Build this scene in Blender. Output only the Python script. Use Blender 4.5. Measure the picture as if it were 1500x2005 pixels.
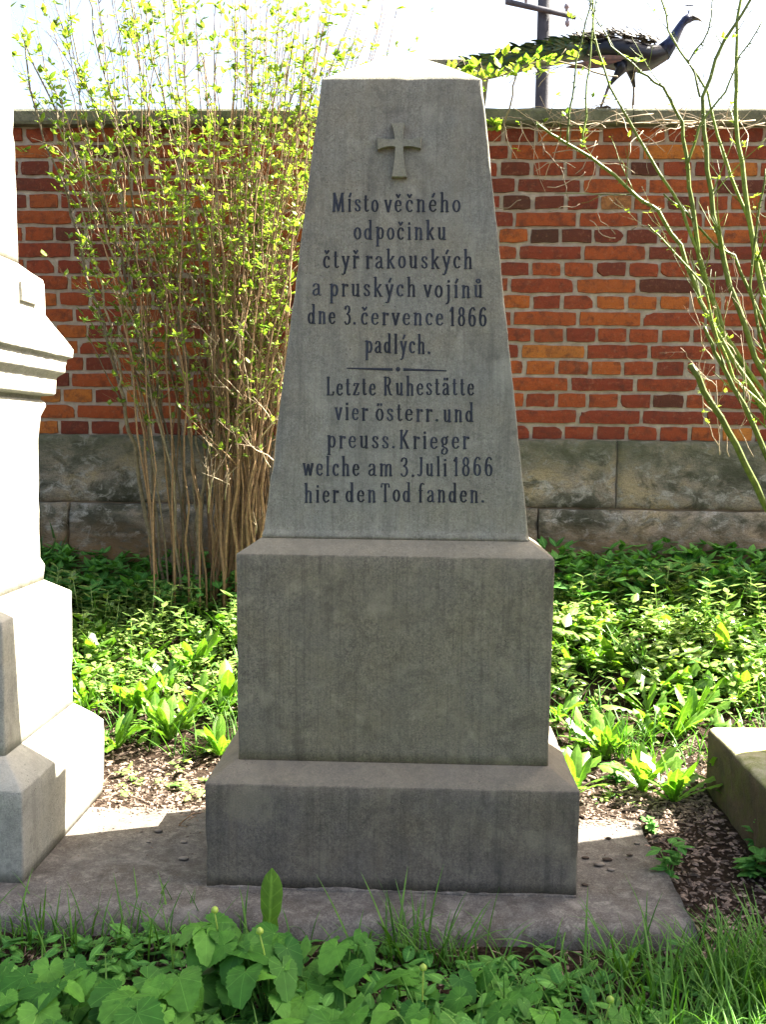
import bpy, math, random
import numpy as np
from mathutils import Vector, noise

random.seed(7)
S = bpy.context.scene
COL = S.collection
for o in list(bpy.data.objects):
    bpy.data.objects.remove(o)

# ------------------------------------------------------------------ camera
FPX = 1950.0
CAMZ = 1.01
EYE = np.array([0.0, 0.0, CAMZ])
_p, _y, _roll = math.radians(4.47), math.radians(2.0), 0.011
_f = np.array([-math.sin(_y)*math.cos(_p), math.cos(_y)*math.cos(_p), -math.sin(_p)])
_r0 = np.cross(_f, [0, 0, 1.0]); _r0 /= np.linalg.norm(_r0)
_u0 = np.cross(_r0, _f)
_r = _r0*math.cos(_roll) + _u0*math.sin(_roll)
_u = np.cross(_r, _f)
cd = bpy.data.cameras.new('camera')
cam = bpy.data.objects.new('camera', cd)
COL.objects.link(cam)
cd.sensor_fit = 'VERTICAL'
cd.sensor_height = 24.0
cd.lens = 24.0*FPX/2005.0
cd.clip_start = 0.05
cd.clip_end = 800
from mathutils import Matrix
cam.matrix_world = Matrix(((_r[0], _u[0], -_f[0], 0), (_r[1], _u[1], -_f[1], 0),
                           (_r[2], _u[2], -_f[2], CAMZ), (0, 0, 0, 1)))
S.camera = cam

# ------------------------------------------------------------------ light
SUN_AZ = math.radians(20.0)      # behind the wall side, measured from +X towards +Y
SUN_EL = math.radians(48.8)
w = bpy.data.worlds.new('World')
S.world = w
w.use_nodes = True
nt = w.node_tree
sky = nt.nodes.new('ShaderNodeTexSky')
sky.sky_type = 'NISHITA'
sky.sun_disc = False
sky.sun_elevation = SUN_EL
sky.sun_rotation = math.pi/2 - SUN_AZ
sky.air_density = 1.0
sky.dust_density = 6.0
sky.ozone_density = 0.6
bg = nt.nodes['Background']
nt.links.new(sky.outputs[0], bg.inputs[0])
bg.inputs[1].default_value = 0.05
sd = bpy.data.lights.new('sun', 'SUN')
sd.energy = 5.0
sd.angle = math.radians(0.5)
sd.color = (1.0, 0.96, 0.88)
sun = bpy.data.objects.new('sun', sd)
COL.objects.link(sun)
sdir = Vector((math.cos(SUN_EL)*math.cos(SUN_AZ), math.cos(SUN_EL)*math.sin(SUN_AZ), math.sin(SUN_EL)))
sun.rotation_euler = sdir.to_track_quat('Z', 'Y').to_euler()
sun.location = (6, 3, 8)
vs = S.view_settings
vs.view_transform = 'Standard'
vs.look = 'None'
vs.gamma = 1.0
vs.exposure = 3.42
vs.use_white_balance = True
vs.white_balance_temperature = 6850
vs.white_balance_tint = 8

# ------------------------------------------------------------------ helpers
def at(px, py, Y):
    """a point of the photograph turned into the place it shows, on the upright plane at depth Y"""
    d = _f + _r*(px-750)/FPX - _u*(py-1002.5)/FPX
    return Vector(EYE + d*(Y/d[1]))

def atz(px, py, z):
    d = _f + _r*(px-750)/FPX - _u*(py-1002.5)/FPX
    return Vector(EYE + d*((z-CAMZ)/d[2]))

def on_plane(px, py, p0, n):
    d = _f + _r*(px-750)/FPX - _u*(py-1002.5)/FPX
    t = np.dot(np.array(p0)-EYE, n)/np.dot(d, n)
    return EYE + d*t

LEAFY = set()
class MB:
    def __init__(self):
        self.v = []; self.f = []; self.r = []; self.n = 0; self.l = []
    def add(self, verts, faces, rnd=None, luv=None):
        verts = np.asarray(verts, dtype=float)
        self.l.append(np.asarray(luv, dtype=np.float32) if luv is not None else np.full((len(verts), 3), (0, 0, 0), dtype=np.float32))
        b = self.n
        self.v.append(verts); self.n += len(verts)
        if rnd is None: rnd = random.random()
        for fc in faces:
            self.f.append(tuple(i+b for i in fc)); self.r.append(rnd)
    def tube(self, pts, rad, n=6, rnd=None, cap=True):
        pts = [Vector(p) for p in pts]
        if len(pts) < 2: return
        if not hasattr(rad, '__len__'): rad = [rad]*len(pts)
        V = []; F = []
        t0 = (pts[1]-pts[0]).normalized()
        a = t0.orthogonal().normalized()
        for i, p in enumerate(pts):
            t = (pts[min(i+1, len(pts)-1)] - pts[max(i-1, 0)]).normalized()
            a = (a - t*a.dot(t))
            a = a.normalized() if a.length > 1e-6 else t.orthogonal().normalized()
            b = t.cross(a)
            for k in range(n):
                an = 2*math.pi*k/n
                V.append(p + (a*math.cos(an) + b*math.sin(an))*rad[i])
        for i in range(len(pts)-1):
            for k in range(n):
                k2 = (k+1) % n
                F.append((i*n+k, i*n+k2, (i+1)*n+k2, (i+1)*n+k))
        if cap:
            F.append(tuple(range(n))[::-1]); F.append(tuple((len(pts)-1)*n+k for k in range(n)))
        self.add([tuple(q) for q in V], F, rnd)
    def box(self, a, b, rnd=None):
        x0, y0, z0 = a; x1, y1, z1 = b
        V = [(x0,y0,z0),(x1,y0,z0),(x1,y1,z0),(x0,y1,z0),(x0,y0,z1),(x1,y0,z1),(x1,y1,z1),(x0,y1,z1)]
        self.add(V, [(0,3,2,1),(4,5,6,7),(0,1,5,4),(1,2,6,5),(2,3,7,6),(3,0,4,7)], rnd)
    def build(self, name, mat, parent=None, loc=(0,0,0), smooth=True, label=None):
        me = bpy.data.meshes.new(name)
        vv = np.concatenate(self.v) if self.v else np.zeros((0,3))
        vv = vv - np.array(loc)
        me.from_pydata(vv.tolist(), [], self.f)
        at_ = me.attributes.new('rnd', 'FLOAT', 'FACE')
        at_.data.foreach_set('value', np.array(self.r, dtype=np.float32))
        if mat.name in LEAFY:
            la = me.attributes.new('luv', 'FLOAT_VECTOR', 'POINT')
            la.data.foreach_set('vector', np.concatenate(self.l).ravel())
        if smooth:
            me.polygons.foreach_set('use_smooth', [True]*len(me.polygons))
        me.materials.append(mat)
        me.update()
        o = bpy.data.objects.new(name, me)
        COL.objects.link(o)
        if parent is not None:
            o.parent = parent
        else:
            o.location = loc
        if label: o['label'] = label
        return o

def thing(name, label, cat, loc=(0,0,0), group=None):
    o = bpy.data.objects.new(name, None)
    o.empty_display_size = 0.1
    COL.objects.link(o)
    o.location = loc
    o['label'] = label; o['category'] = cat
    if group: o['group'] = group
    return o

def tag(o, label=None, cat=None, group=None, kind=None):
    if label: o['label'] = label
    if cat: o['category'] = cat
    if group: o['group'] = group
    if kind: o['kind'] = kind
    return o

def smooth01(t):
    t = min(1.0, max(0.0, t)); return t*t*(3-2*t)

Z0 = -0.033
def ground_h(x, y):
    front = -0.085
    back = Z0 - 0.004
    h = front + (back-front)*smooth01((y-1.98)/0.62)
    if x < 0.60 and 2.0 < y < 2.66:
        h = min(h, -0.075)
    h += 0.40*smooth01((y-2.85)/1.75)*(0.9+0.1*math.sin(x*1.3))
    h += 0.012*noise.noise(Vector((x*3, y*3, 0))) + 0.006*noise.noise(Vector((x*11, y*11, 3)))
    return h

# ------------------------------------------------------------------ materials
def new_mat(name):
    m = bpy.data.materials.new(name); m.use_nodes = True
    return m, m.node_tree, m.node_tree.nodes['Principled BSDF']

def L(nt, a, b): nt.links.new(a, b)

def texcoord(nt, scale=(1,1,1)):
    tc = nt.nodes.new('ShaderNodeNewGeometry')
    mp = nt.nodes.new('ShaderNodeMapping')
    mp.inputs['Scale'].default_value = scale
    L(nt, tc.outputs['Position'], mp.inputs['Vector'])
    return mp.outputs[0]

def noise_n(nt, vec, scale, detail=6, rough=0.6, dist=0.0):
    n = nt.nodes.new('ShaderNodeTexNoise')
    n.inputs['Scale'].default_value = scale
    n.inputs['Detail'].default_value = detail
    n.inputs['Roughness'].default_value = rough
    n.inputs['Distortion'].default_value = dist
    L(nt, vec, n.inputs['Vector'])
    return n.outputs['Fac']

def ramp(nt, fac, stops):
    r = nt.nodes.new('ShaderNodeValToRGB')
    e = r.color_ramp.elements
    while len(e) < len(stops): e.new(0.5)
    for i, (p, c) in enumerate(stops):
        e[i].position = p
        e[i].color = (c[0], c[1], c[2], 1) if hasattr(c, '__len__') else (c, c, c, 1)
    L(nt, fac, r.inputs[0])
    return r.outputs[0]

def mix(nt, fac, a, b, mode='MIX'):
    m = nt.nodes.new('ShaderNodeMix'); m.data_type = 'RGBA'; m.blend_type = mode
    for sock, v in ((m.inputs[0], fac), (m.inputs[6], a), (m.inputs[7], b)):
        if hasattr(v, 'is_linked'): L(nt, v, sock)
        elif hasattr(v, '__len__'): sock.default_value = (v[0], v[1], v[2], 1)
        else: sock.default_value = v
    return m.outputs[2]

def bump(nt, bsdf, height, strength, dist, prev=None):
    b = nt.nodes.new('ShaderNodeBump')
    b.inputs['Strength'].default_value = strength
    b.inputs['Distance'].default_value = dist
    L(nt, height, b.inputs['Height'])
    if prev is not None: L(nt, prev, b.inputs['Normal'])
    L(nt, b.outputs[0], bsdf.inputs['Normal'])
    return b.outputs[0]

def attr(nt, name='rnd'):
    a = nt.nodes.new('ShaderNodeAttribute'); a.attribute_name = name
    return a.outputs['Fac']

def stone_mat(name, base, warm, dark, light, rough=0.85, streak=0.6, lichen=0.3, upper=0.35):
    """fine sandstone: grain, pits, yellowish lichen bloom, tooling streaks"""
    m, nt, b = new_mat(name)
    v = texcoord(nt)
    big = noise_n(nt, v, 5, 5, 0.6)
    c = mix(nt, ramp(nt, big, [(0.38, 0), (0.66, 1)]), base, warm)
    med = noise_n(nt, v, 26, 6, 0.7, 0.4)
    c = mix(nt, ramp(nt, med, [(0.50, 0), (0.72, lichen)]), c, light)
    c = mix(nt, ramp(nt, noise_n(nt, v, 60, 4, 0.7), [(0.3, 0.45), (0.52, 0)]), c, dark)
    grain = noise_n(nt, v, 230, 5, 0.85)
    gm = noise_n(nt, v, 7, 3, 0.6)
    c2 = mix(nt, ramp(nt, grain, [(0.36, 0.8), (0.50, 0)]), c, dark)
    c2 = mix(nt, ramp(nt, grain, [(0.53, 0), (0.66, 0.75)]), c2, light)
    c = mix(nt, ramp(nt, gm, [(0.35, 0.6), (0.6, 1)]), c, c2)
    blot = noise_n(nt, v, 11, 7, 0.7, 0.8)
    c = mix(nt, ramp(nt, blot, [(0.55, 0), (0.68, 0.45)]), c, light)
    c = mix(nt, ramp(nt, blot, [(0.34, 0.45), (0.46, 0)]), c, dark)
    st = noise_n(nt, texcoord(nt, (110, 110, 2.5)), 1.0, 5, 0.75)
    c = mix(nt, ramp(nt, st, [(0.50, 0), (0.75, streak)]), c, dark)
    run = noise_n(nt, texcoord(nt, (16, 16, 1.3)), 1.0, 6, 0.7, 0.3)
    c = mix(nt, ramp(nt, run, [(0.50, 0), (0.66, 0.5)]), c, dark)
    c = mix(nt, ramp(nt, run, [(0.32, 0.4), (0.44, 0)]), c, warm)
    spots = noise_n(nt, v, 6.5, 3, 0.5, 0.2)
    c = mix(nt, ramp(nt, spots, [(0.62, 0), (0.70, 0.35)]), c, light)
    # skylight on upper faces, painted in as a paler stone colour
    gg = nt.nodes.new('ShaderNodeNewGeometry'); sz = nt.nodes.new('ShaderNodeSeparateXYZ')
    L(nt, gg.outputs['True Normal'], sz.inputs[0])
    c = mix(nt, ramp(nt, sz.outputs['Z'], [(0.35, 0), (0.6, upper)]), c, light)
    vo = nt.nodes.new('ShaderNodeTexVoronoi'); vo.inputs['Scale'].default_value = 115
    L(nt, v, vo.inputs['Vector'])
    pitm = noise_n(nt, v, 9, 2, 0.5)
    pm = nt.nodes.new('ShaderNodeMath'); pm.operation = 'MULTIPLY'
    pit = ramp(nt, vo.outputs['Distance'], [(0.08, 0.8), (0.17, 0)])
    L(nt, pit, pm.inputs[0]); L(nt, ramp(nt, pitm, [(0.54, 0), (0.64, 1)]), pm.inputs[1])
    c = mix(nt, pm.outputs[0], c, (dark[0]*.5, dark[1]*.5, dark[2]*.5))
    L(nt, c, b.inputs['Base Color'])
    b.inputs['Roughness'].default_value = rough
    b.inputs['Specular IOR Level'].default_value = 0.25
    h = nt.nodes.new('ShaderNodeMath'); h.operation = 'ADD'
    L(nt, grain, h.inputs[0]); L(nt, noise_n(nt, v, 90, 5, 0.7), h.inputs[1])
    n1 = bump(nt, b, h.outputs[0], 0.5, 0.0016)
    inv = nt.nodes.new('ShaderNodeMath'); inv.operation = 'SUBTRACT'; inv.inputs[0].default_value = 1
    L(nt, pm.outputs[0], inv.inputs[1])
    bump(nt, b, inv.outputs[0], 0.9, 0.0025, n1)
    return m

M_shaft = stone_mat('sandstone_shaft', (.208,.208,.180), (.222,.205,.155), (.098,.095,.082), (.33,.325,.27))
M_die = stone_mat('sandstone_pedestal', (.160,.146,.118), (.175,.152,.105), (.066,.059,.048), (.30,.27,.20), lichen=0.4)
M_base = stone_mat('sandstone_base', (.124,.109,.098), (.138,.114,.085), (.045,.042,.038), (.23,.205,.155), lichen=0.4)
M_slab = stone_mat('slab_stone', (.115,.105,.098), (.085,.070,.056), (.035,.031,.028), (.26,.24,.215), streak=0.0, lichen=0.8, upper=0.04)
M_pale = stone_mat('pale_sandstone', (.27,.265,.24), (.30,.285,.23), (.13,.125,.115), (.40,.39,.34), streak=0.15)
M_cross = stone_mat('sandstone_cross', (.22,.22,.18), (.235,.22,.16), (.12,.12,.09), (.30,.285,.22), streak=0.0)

def plain(name, col, rough=0.7, var=0.25, scale=40, bumpd=0.0, metallic=0.0, spec=0.3):
    m, nt, b = new_mat(name)
    v = texcoord(nt)
    n = noise_n(nt, v, scale, 5, 0.65)
    d = tuple(x*(1-var) for x in col); l = tuple(min(1, x*(1+var)) for x in col)
    c = mix(nt, ramp(nt, n, [(0.3, 0), (0.7, 1)]), d, l)
    c = mix(nt, 1.0, c, mix(nt, attr(nt), (0.75-var*.4,)*3, (1.25+var*.5,)*3), 'MULTIPLY')
    L(nt, c, b.inputs['Base Color'])
    b.inputs['Roughness'].default_value = rough
    b.inputs['Metallic'].default_value = metallic
    b.inputs['Specular IOR Level'].default_value = spec
    if bumpd: bump(nt, b, noise_n(nt, v, scale*3, 6, 0.7), 0.7, bumpd)
    return m

def leaf_mat(name, c0, c1, trans=0.35, rough=0.42, spec=0.5, veins='strip'):
    LEAFY.add(name)
    m, nt, b = new_mat(name)
    c = mix(nt, attr(nt), c0, c1)
    a = nt.nodes.new('ShaderNodeAttribute'); a.attribute_name = 'luv'
    sp = nt.nodes.new('ShaderNodeSeparateXYZ'); L(nt, a.outputs['Vector'], sp.inputs[0])
    def M(op, x, y=None):
        n = nt.nodes.new('ShaderNodeMath'); n.operation = op
        for k, q in enumerate((x, y)):
            if q is None: continue
            if hasattr(q, 'is_linked'): L(nt, q, n.inputs[k])
            else: n.inputs[k].default_value = q
        return n.outputs[0]
    if veins == 'heart':      # veins radiating from the stalk
        th = M('ARCTAN2', sp.outputs['Y'], sp.outputs['X'])
        r_ = M('POWER', M('ADD', M('MULTIPLY', sp.outputs['X'], sp.outputs['X']), M('MULTIPLY', sp.outputs['Y'], sp.outputs['Y'])), .5)
        vn = M('MULTIPLY', M('ABSOLUTE', M('SINE', M('MULTIPLY', th, 4.5))), M('ADD', r_, .1))
        vm = M('MULTIPLY', ramp(nt, vn, [(0.0, 1), (0.08, 0)]), .32)
    else:                     # midrib and side veins
        au = M('ABSOLUTE', sp.outputs['X'])
        mid = ramp(nt, au, [(0.0, 1), (0.22, 0)])
        sv = M('ABSOLUTE', M('SINE', M('MULTIPLY', M('SUBTRACT', sp.outputs['Y'], M('MULTIPLY', au, .10)), 26)))
        vm = M('MULTIPLY', M('MAXIMUM', mid, M('MULTIPLY', ramp(nt, sv, [(0.0, 1), (0.3, 0)]), .5)), .55)
    c = mix(nt, vm, c, tuple(min(1, x*1.7+.03) for x in c1))
    v = texcoord(nt)
    c = mix(nt, ramp(nt, noise_n(nt, v, 55, 4, 0.6), [(0.35, 0.35), (0.6, 0)]), c, tuple(x*.55 for x in c0))
    L(nt, c, b.inputs['Base Color'])
    b.inputs['Roughness'].default_value = rough
    b.inputs['Specular IOR Level'].default_value = spec
    tr = nt.nodes.new('ShaderNodeBsdfTranslucent')
    tc = mix(nt, 1.0, c, (1.25, 1.35, 0.55), 'MULTIPLY')
    L(nt, tc, tr.inputs['Color'])
    ms = nt.nodes.new('ShaderNodeMixShader'); ms.inputs[0].default_value = trans
    L(nt, b.outputs[0], ms.inputs[1]); L(nt, tr.outputs[0], ms.inputs[2])
    L(nt, ms.outputs[0], nt.nodes['Material Output'].inputs['Surface'])
    bump(nt, b, noise_n(nt, v, 160, 4, 0.6), 0.4, 0.002)
    return m

M_letter = plain('letter_paint', (.020,.024,.034), 0.75, 0.35, 200)
M_leaf_bush = leaf_mat('young_shrub_leaf', (.09,.19,.025), (.30,.38,.07), 0.40, 0.45)
M_leaf_dand = leaf_mat('dandelion_leaf', (.07,.18,.018), (.17,.32,.035), 0.45, 0.4, 0.6)
M_leaf_cover = leaf_mat('cover_leaf', (.04,.13,.028), (.32,.42,.12), 0.36, 0.2, 1.0)
M_leaf_shade = leaf_mat('elder_leaf', (.035,.15,.028), (.12,.30,.055), 0.3, 0.6, 0.2)
M_leaf_big = leaf_mat('heart_leaf', (.020,.10,.012), (.095,.26,.034), 0.3, 0.6, 0.22, 'heart')
M_grass = leaf_mat('grass_blade', (.035,.12,.014), (.10,.23,.03), 0.3, 0.5, 0.3)
M_ivy = leaf_mat('iris_leaf', (.04,.12,.03), (.07,.18,.05), 0.2, 0.4)
M_bark = plain('shrub_bark', (.19,.12,.065), 0.7, 0.4, 60, 0.002)
M_bark_grey = plain('old_bark', (.19,.155,.10), 0.75, 0.4, 60, 0.003)
M_twig = plain('dry_twig', (.34,.27,.19), 0.8, 0.3, 60)
M_rose = plain('green_cane', (.10,.14,.022), 0.55, 0.45, 40, 0.002)
M_rose_top = plain('twig_purple_brown', (.16,.12,.09), 0.6, 0.3, 40)

def soil_mat():
    m, nt, b = new_mat('soil')
    v = texcoord(nt)
    c = ramp(nt, noise_n(nt, v, 60, 8, 0.75), [(0.35, (.012,.008,.006)), (0.52, (.038,.024,.016)), (0.7, (.11,.075,.052))])
    L(nt, c, b.inputs['Base Color']); b.inputs['Roughness'].default_value = 0.95
    b.inputs['Specular IOR Level'].default_value = 0.1
    bump(nt, b, noise_n(nt, v, 90, 8, 0.8), 1.0, 0.02)
    return m
M_soil = soil_mat()
M_chip = plain('mulch_chip', (.15,.108,.083), 0.9, 0.9, 50)
M_clod = plain('dry_earth', (.075,.055,.042), 0.95, 0.4, 60, 0.002)
M_pebble = plain('pebble', (.22,.19,.16), 0.8, 0.4, 60, 0.001)

def brick_mat():
    m, nt, b = new_mat('brick')
    v = texcoord(nt)
    a = attr(nt)
    c = ramp(nt, a, [(0.0, (.050,.022,.014)), (0.13, (.090,.024,.014)), (0.30, (.150,.029,.014)),
                     (0.50, (.195,.040,.015)), (0.70, (.235,.054,.015)), (0.84, (.28,.078,.017)),
                     (0.94, (.33,.120,.024)), (1.0, (.13,.085,.05))])
    n = noise_n(nt, v, 24, 6, 0.7, 0.3)
    c = mix(nt, ramp(nt, n, [(0.48, 0), (0.66, 0.7)]), c, (.060,.021,.014))
    n2 = noise_n(nt, v, 55, 6, 0.75)
    c = mix(nt, ramp(nt, n2, [(0.55, 0), (0.75, 0.6)]), c, (.27,.13,.075))
    n3 = noise_n(nt, v, 200, 3, 0.8)
    soot = noise_n(nt, v, 1.7, 5, 0.6, .4)
    c = mix(nt, ramp(nt, soot, [(0.52, 0), (0.68, 0.35)]), c, (.06,.03,.02))
    c = mix(nt, 1.0, c, (1.22, 1.22, 1.3), 'MULTIPLY')
    c = mix(nt, ramp(nt, n3, [(0.30, 0.7), (0.44, 0)]), c, (.035,.017,.012))
    L(nt, c, b.inputs['Base Color']); b.inputs['Roughness'].default_value = 0.9
    b.inputs['Specular IOR Level'].default_value = 0.2
    bump(nt, b, noise_n(nt, v, 110, 8, 0.75), 0.9, 0.004)
    return m
M_brick = brick_mat()
M_mortar = plain('lime_mortar', (.33,.275,.225), 0.95, 0.22, 30, 0.004)

def plinth_mat(name, rough_brown):
    m, nt, b = new_mat(name)
    v = texcoord(nt, (1, 1, 1.4))
    n = noise_n(nt, v, 3.2, 7, 0.65, 0.5)
    c = ramp(nt, n, [(0.38, (.08,.08,.06)), (0.45, (.15,.145,.115)), (0.52, (.29,.25,.20)), (0.62, (.38,.31,.20))])
    n4 = noise_n(nt, v, 13, 7, 0.7, 0.8)
    c = mix(nt, ramp(nt, n4, [(0.52, 0), (0.62, 0.9)]), c, (.40,.385,.35))
    c = mix(nt, ramp(nt, noise_n(nt, v, 9, 6, 0.7, 0.6), [(0.36, 0.8), (0.50, 0)]), c, (.05,.052,.032))
    gr = noise_n(nt, v, 150, 5, 0.8)
    c = mix(nt, ramp(nt, gr, [(0.35, 0.6), (0.52, 0)]), c, (.05,.045,.035))
    # damp earth-brown band low on the wall and dark algae along its top: real staining by height
    g = nt.nodes.new('ShaderNodeNewGeometry'); sx = nt.nodes.new('ShaderNodeSeparateXYZ')
    L(nt, g.outputs['Position'], sx.inputs[0])
    mr = nt.nodes.new('ShaderNodeMapRange'); mr.inputs[1].default_value = 0.62; mr.inputs[2].default_value = 0.45
    L(nt, sx.outputs['Z'], mr.inputs[0])
    w2 = nt.nodes.new('ShaderNodeMath'); w2.operation = 'MULTIPLY'
    L(nt, mr.outputs[0], w2.inputs[0]); L(nt, ramp(nt, noise_n(nt, texcoord(nt, (1,1,3)), 8, 6, 0.7, .5), [(0.35, 0), (0.5, 1)]), w2.inputs[1])
    c = mix(nt, w2.outputs[0], c, (.20,.125,.065))
    mt = nt.nodes.new('ShaderNodeMapRange'); mt.inputs[1].default_value = 0.80; mt.inputs[2].default_value = 0.96
    L(nt, sx.outputs['Z'], mt.inputs[0])
    w3 = nt.nodes.new('ShaderNodeMath'); w3.operation = 'MULTIPLY'
    L(nt, mt.outputs[0], w3.inputs[0]); L(nt, ramp(nt, noise_n(nt, v, 5, 6, 0.7), [(0.3, 0.3), (0.6, 0.9)]), w3.inputs[1])
    c = mix(nt, w3.outputs[0], c, (.095,.10,.065))
    L(nt, c, b.inputs['Base Color']); b.inputs['Roughness'].default_value = 0.95
    b.inputs['Specular IOR Level'].default_value = 0.15
    n1 = bump(nt, b, noise_n(nt, v, 35, 8, 0.75), 0.9, 0.02 if rough_brown else 0.012)
    bump(nt, b, gr, 0.6, 0.003, n1)
    return m
M_plinth = plinth_mat('plinth_stone', True)

def coping_mat():
    m, nt, b = new_mat('coping_stone')
    v = texcoord(nt)
    c = ramp(nt, noise_n(nt, v, 6, 7, 0.7), [(0.35, (.06,.065,.04)), (0.55, (.13,.13,.085)), (0.7, (.22,.20,.14))])
    c = mix(nt, ramp(nt, noise_n(nt, v, 90, 5, 0.8), [(0.35, 0.5), (0.5, 0)]), c, (.04,.04,.03))
    L(nt, c, b.inputs['Base Color']); b.inputs['Roughness'].default_value = 0.95
    bump(nt, b, noise_n(nt, v, 50, 8, 0.75), 0.9, 0.008)
    return m
M_coping = coping_mat()

def mossy_mat():
    m, nt, b = new_mat('mossy_stone')
    v = texcoord(nt)
    c = ramp(nt, noise_n(nt, v, 12, 6, 0.7), [(0.35, (.035,.027,.014)), (0.6, (.085,.06,.034))])
    c = mix(nt, ramp(nt, noise_n(nt, v, 9, 6, 0.7, .5), [(0.45, 0), (0.58, 0.85)]), c, (.06,.065,.012))
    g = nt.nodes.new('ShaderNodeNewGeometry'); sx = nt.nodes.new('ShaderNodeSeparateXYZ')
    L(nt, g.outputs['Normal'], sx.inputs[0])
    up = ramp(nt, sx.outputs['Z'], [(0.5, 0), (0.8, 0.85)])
    top_tone = ramp(nt, noise_n(nt, v, 18, 6, .7), [(0.35, (.30,.32,.10)), (0.6, (.58,.52,.34))])
    c = mix(nt, up, c, top_tone)  # upward faces take the paler tone
    L(nt, c, b.inputs['Base Color']); b.inputs['Roughness'].default_value = 0.95
    bump(nt, b, noise_n(nt, v, 60, 8, 0.75), 0.9, 0.012)
    return m
M_mossy = mossy_mat()

# ------------------------------------------------------------------ ground
def axis(fine, coarse):
    return sorted(set([round(a, 4) for a in list(fine) + list(coarse)]))
gx = axis(np.arange(-2.6, 2.6, 0.035), [-400,-150,-60,-25,-12,-7,-4.5,-3.5,-3,3,3.5,4.5,7,12,25,60,150,400])
gy = axis(np.arange(0.9, 4.9, 0.035), [-400,-150,-50,-20,-8,-3,-1,0,0.5,5.2,6,8,12,20,50,120,400])
g = MB()
V = [(x, y, ground_h(x, y)) for y in gy for x in gx]
nx = len(gx)
F = [(j*nx+i, j*nx+i+1, (j+1)*nx+i+1, (j+1)*nx+i) for j in range(len(gy)-1) for i in range(nx-1)]
g.add(V, F, 0.5)
tag(g.build('ground', M_soil), kind='structure')

# ------------------------------------------------------------------ wall
WY = 4.70
WZ_PL, WZ_J, WZ_CB, WZ_CT = 0.988, 0.672, 2.42, 2.496
WX0, WX1 = -4.4, 4.6
wall = thing('brick_wall', 'long red brick wall on stone plinth behind the monuments, with stone coping', 'wall', (0, WY, 0))
def build_bricks():
    rng = random.Random(3)
    mb = MB()
    nc = 19
    ch = (WZ_CB-WZ_PL)/nc
    J = 0.013
    nxs, nzs = 7, 3
    for c in range(nc):
        header = (c % 2 == 0)
        Lb = 0.148 if header else 0.296
        x = WX0 + (0.02 if header else 0.094) + rng.uniform(-.015, .015)
        zc = WZ_PL + (c+0.5)*ch
        while x < WX1:
            l = Lb*rng.uniform(0.965, 1.035)
            j = J*rng.uniform(0.75, 1.35)
            x0, x1 = x + j/2, x + l - j/2
            zj = J*rng.uniform(0.8, 1.15)
            z0, z1 = zc - ch/2 + zj/2 + rng.uniform(-.0015, .0015), zc + ch/2 - zj/2 + rng.uniform(-.0015, .0015)
            tilt = rng.uniform(-.004, .004)
            y0 = WY - 0.004 + rng.uniform(-.003, .003)
            lean = rng.uniform(-.002, .002)
            ns = nxs if not header else 5
            V = []; F = []
            W = ns+2; H = nzs+2
            sd_ = rng.random()*100
            for jz in range(H):
                for ix in range(W):
                    # outer ring = back edge in the mortar, inner grid = face
                    ii = min(max(ix-1, 0), ns-1)/(ns-1); jj = min(max(jz-1, 0), nzs-1)/(nzs-1)
                    px = x0 + (x1-x0)*ii; pz = z0 + (z1-z0)*jj + tilt*(ii-.5)
                    ring = ix in (0, W-1) or jz in (0, H-1)
                    edge = (ii in (0, 1)) or (jj in (0, 1))
                    e = 0.0042*noise.noise(Vector((px*45, pz*45, sd_))) if edge else 0
                    corner = (ii in (0, 1)) and (jj in (0, 1))
                    ins = 0.0022 + (0.003*rng.random() if corner else 0)
                    if rng.random() < .035 and corner: ins += 0.010
                    px += (ins if ii == 0 else -ins if ii == 1 else 0) + e
                    pz += (ins if jj == 0 else -ins if jj == 1 else 0) + e*1.2
                    py = y0 + lean*(ii-.5) + 0.0012*noise.noise(Vector((px*30, pz*30, 7)))
                    if edge: py += 0.0016
                    if ring:
                        px += (-.002 if ix == 0 else .002 if ix == W-1 else 0)
                        pz += (-.002 if jz == 0 else .002 if jz == H-1 else 0)
                        py = WY + 0.03
                    V.append((px, py, pz))
            for jz in range(H-1):
                for ix in range(W-1):
                    a = jz*W+ix
                    F.append((a, a+1, a+W+1, a+W))
            mb.add(V, F, min(1, max(0, rng.betavariate(1.9, 2.0))))
            x += l
    return mb
build_bricks().build('brickwork', M_brick, wall, (0, WY, 0), smooth=False)
m = MB()
V = []; F = []
xs = np.arange(WX0, WX1, 0.022); zs = np.arange(WZ_PL-.004, WZ_CB+.02, 0.0125)
for z in zs:
    for x in xs:
        V.append((x, WY + 0.006 + 0.0045*noise.noise(Vector((x*28, z*28, 1))) + 0.003*noise.noise(Vector((x*70, z*70, 5))), z))
n_ = len(xs)
F = [(j*n_+i, j*n_+i+1, (j+1)*n_+i+1, (j+1)*n_+i) for j in range(len(zs)-1) for i in range(n_-1)]
m.add(V, F, .5)
m.box((WX0, WY+0.02, WZ_PL-.004), (WX1, WY+0.36, WZ_CB-.001), .5)
m.build('mortar', M_mortar, wall, (0, WY, 0))

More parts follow.
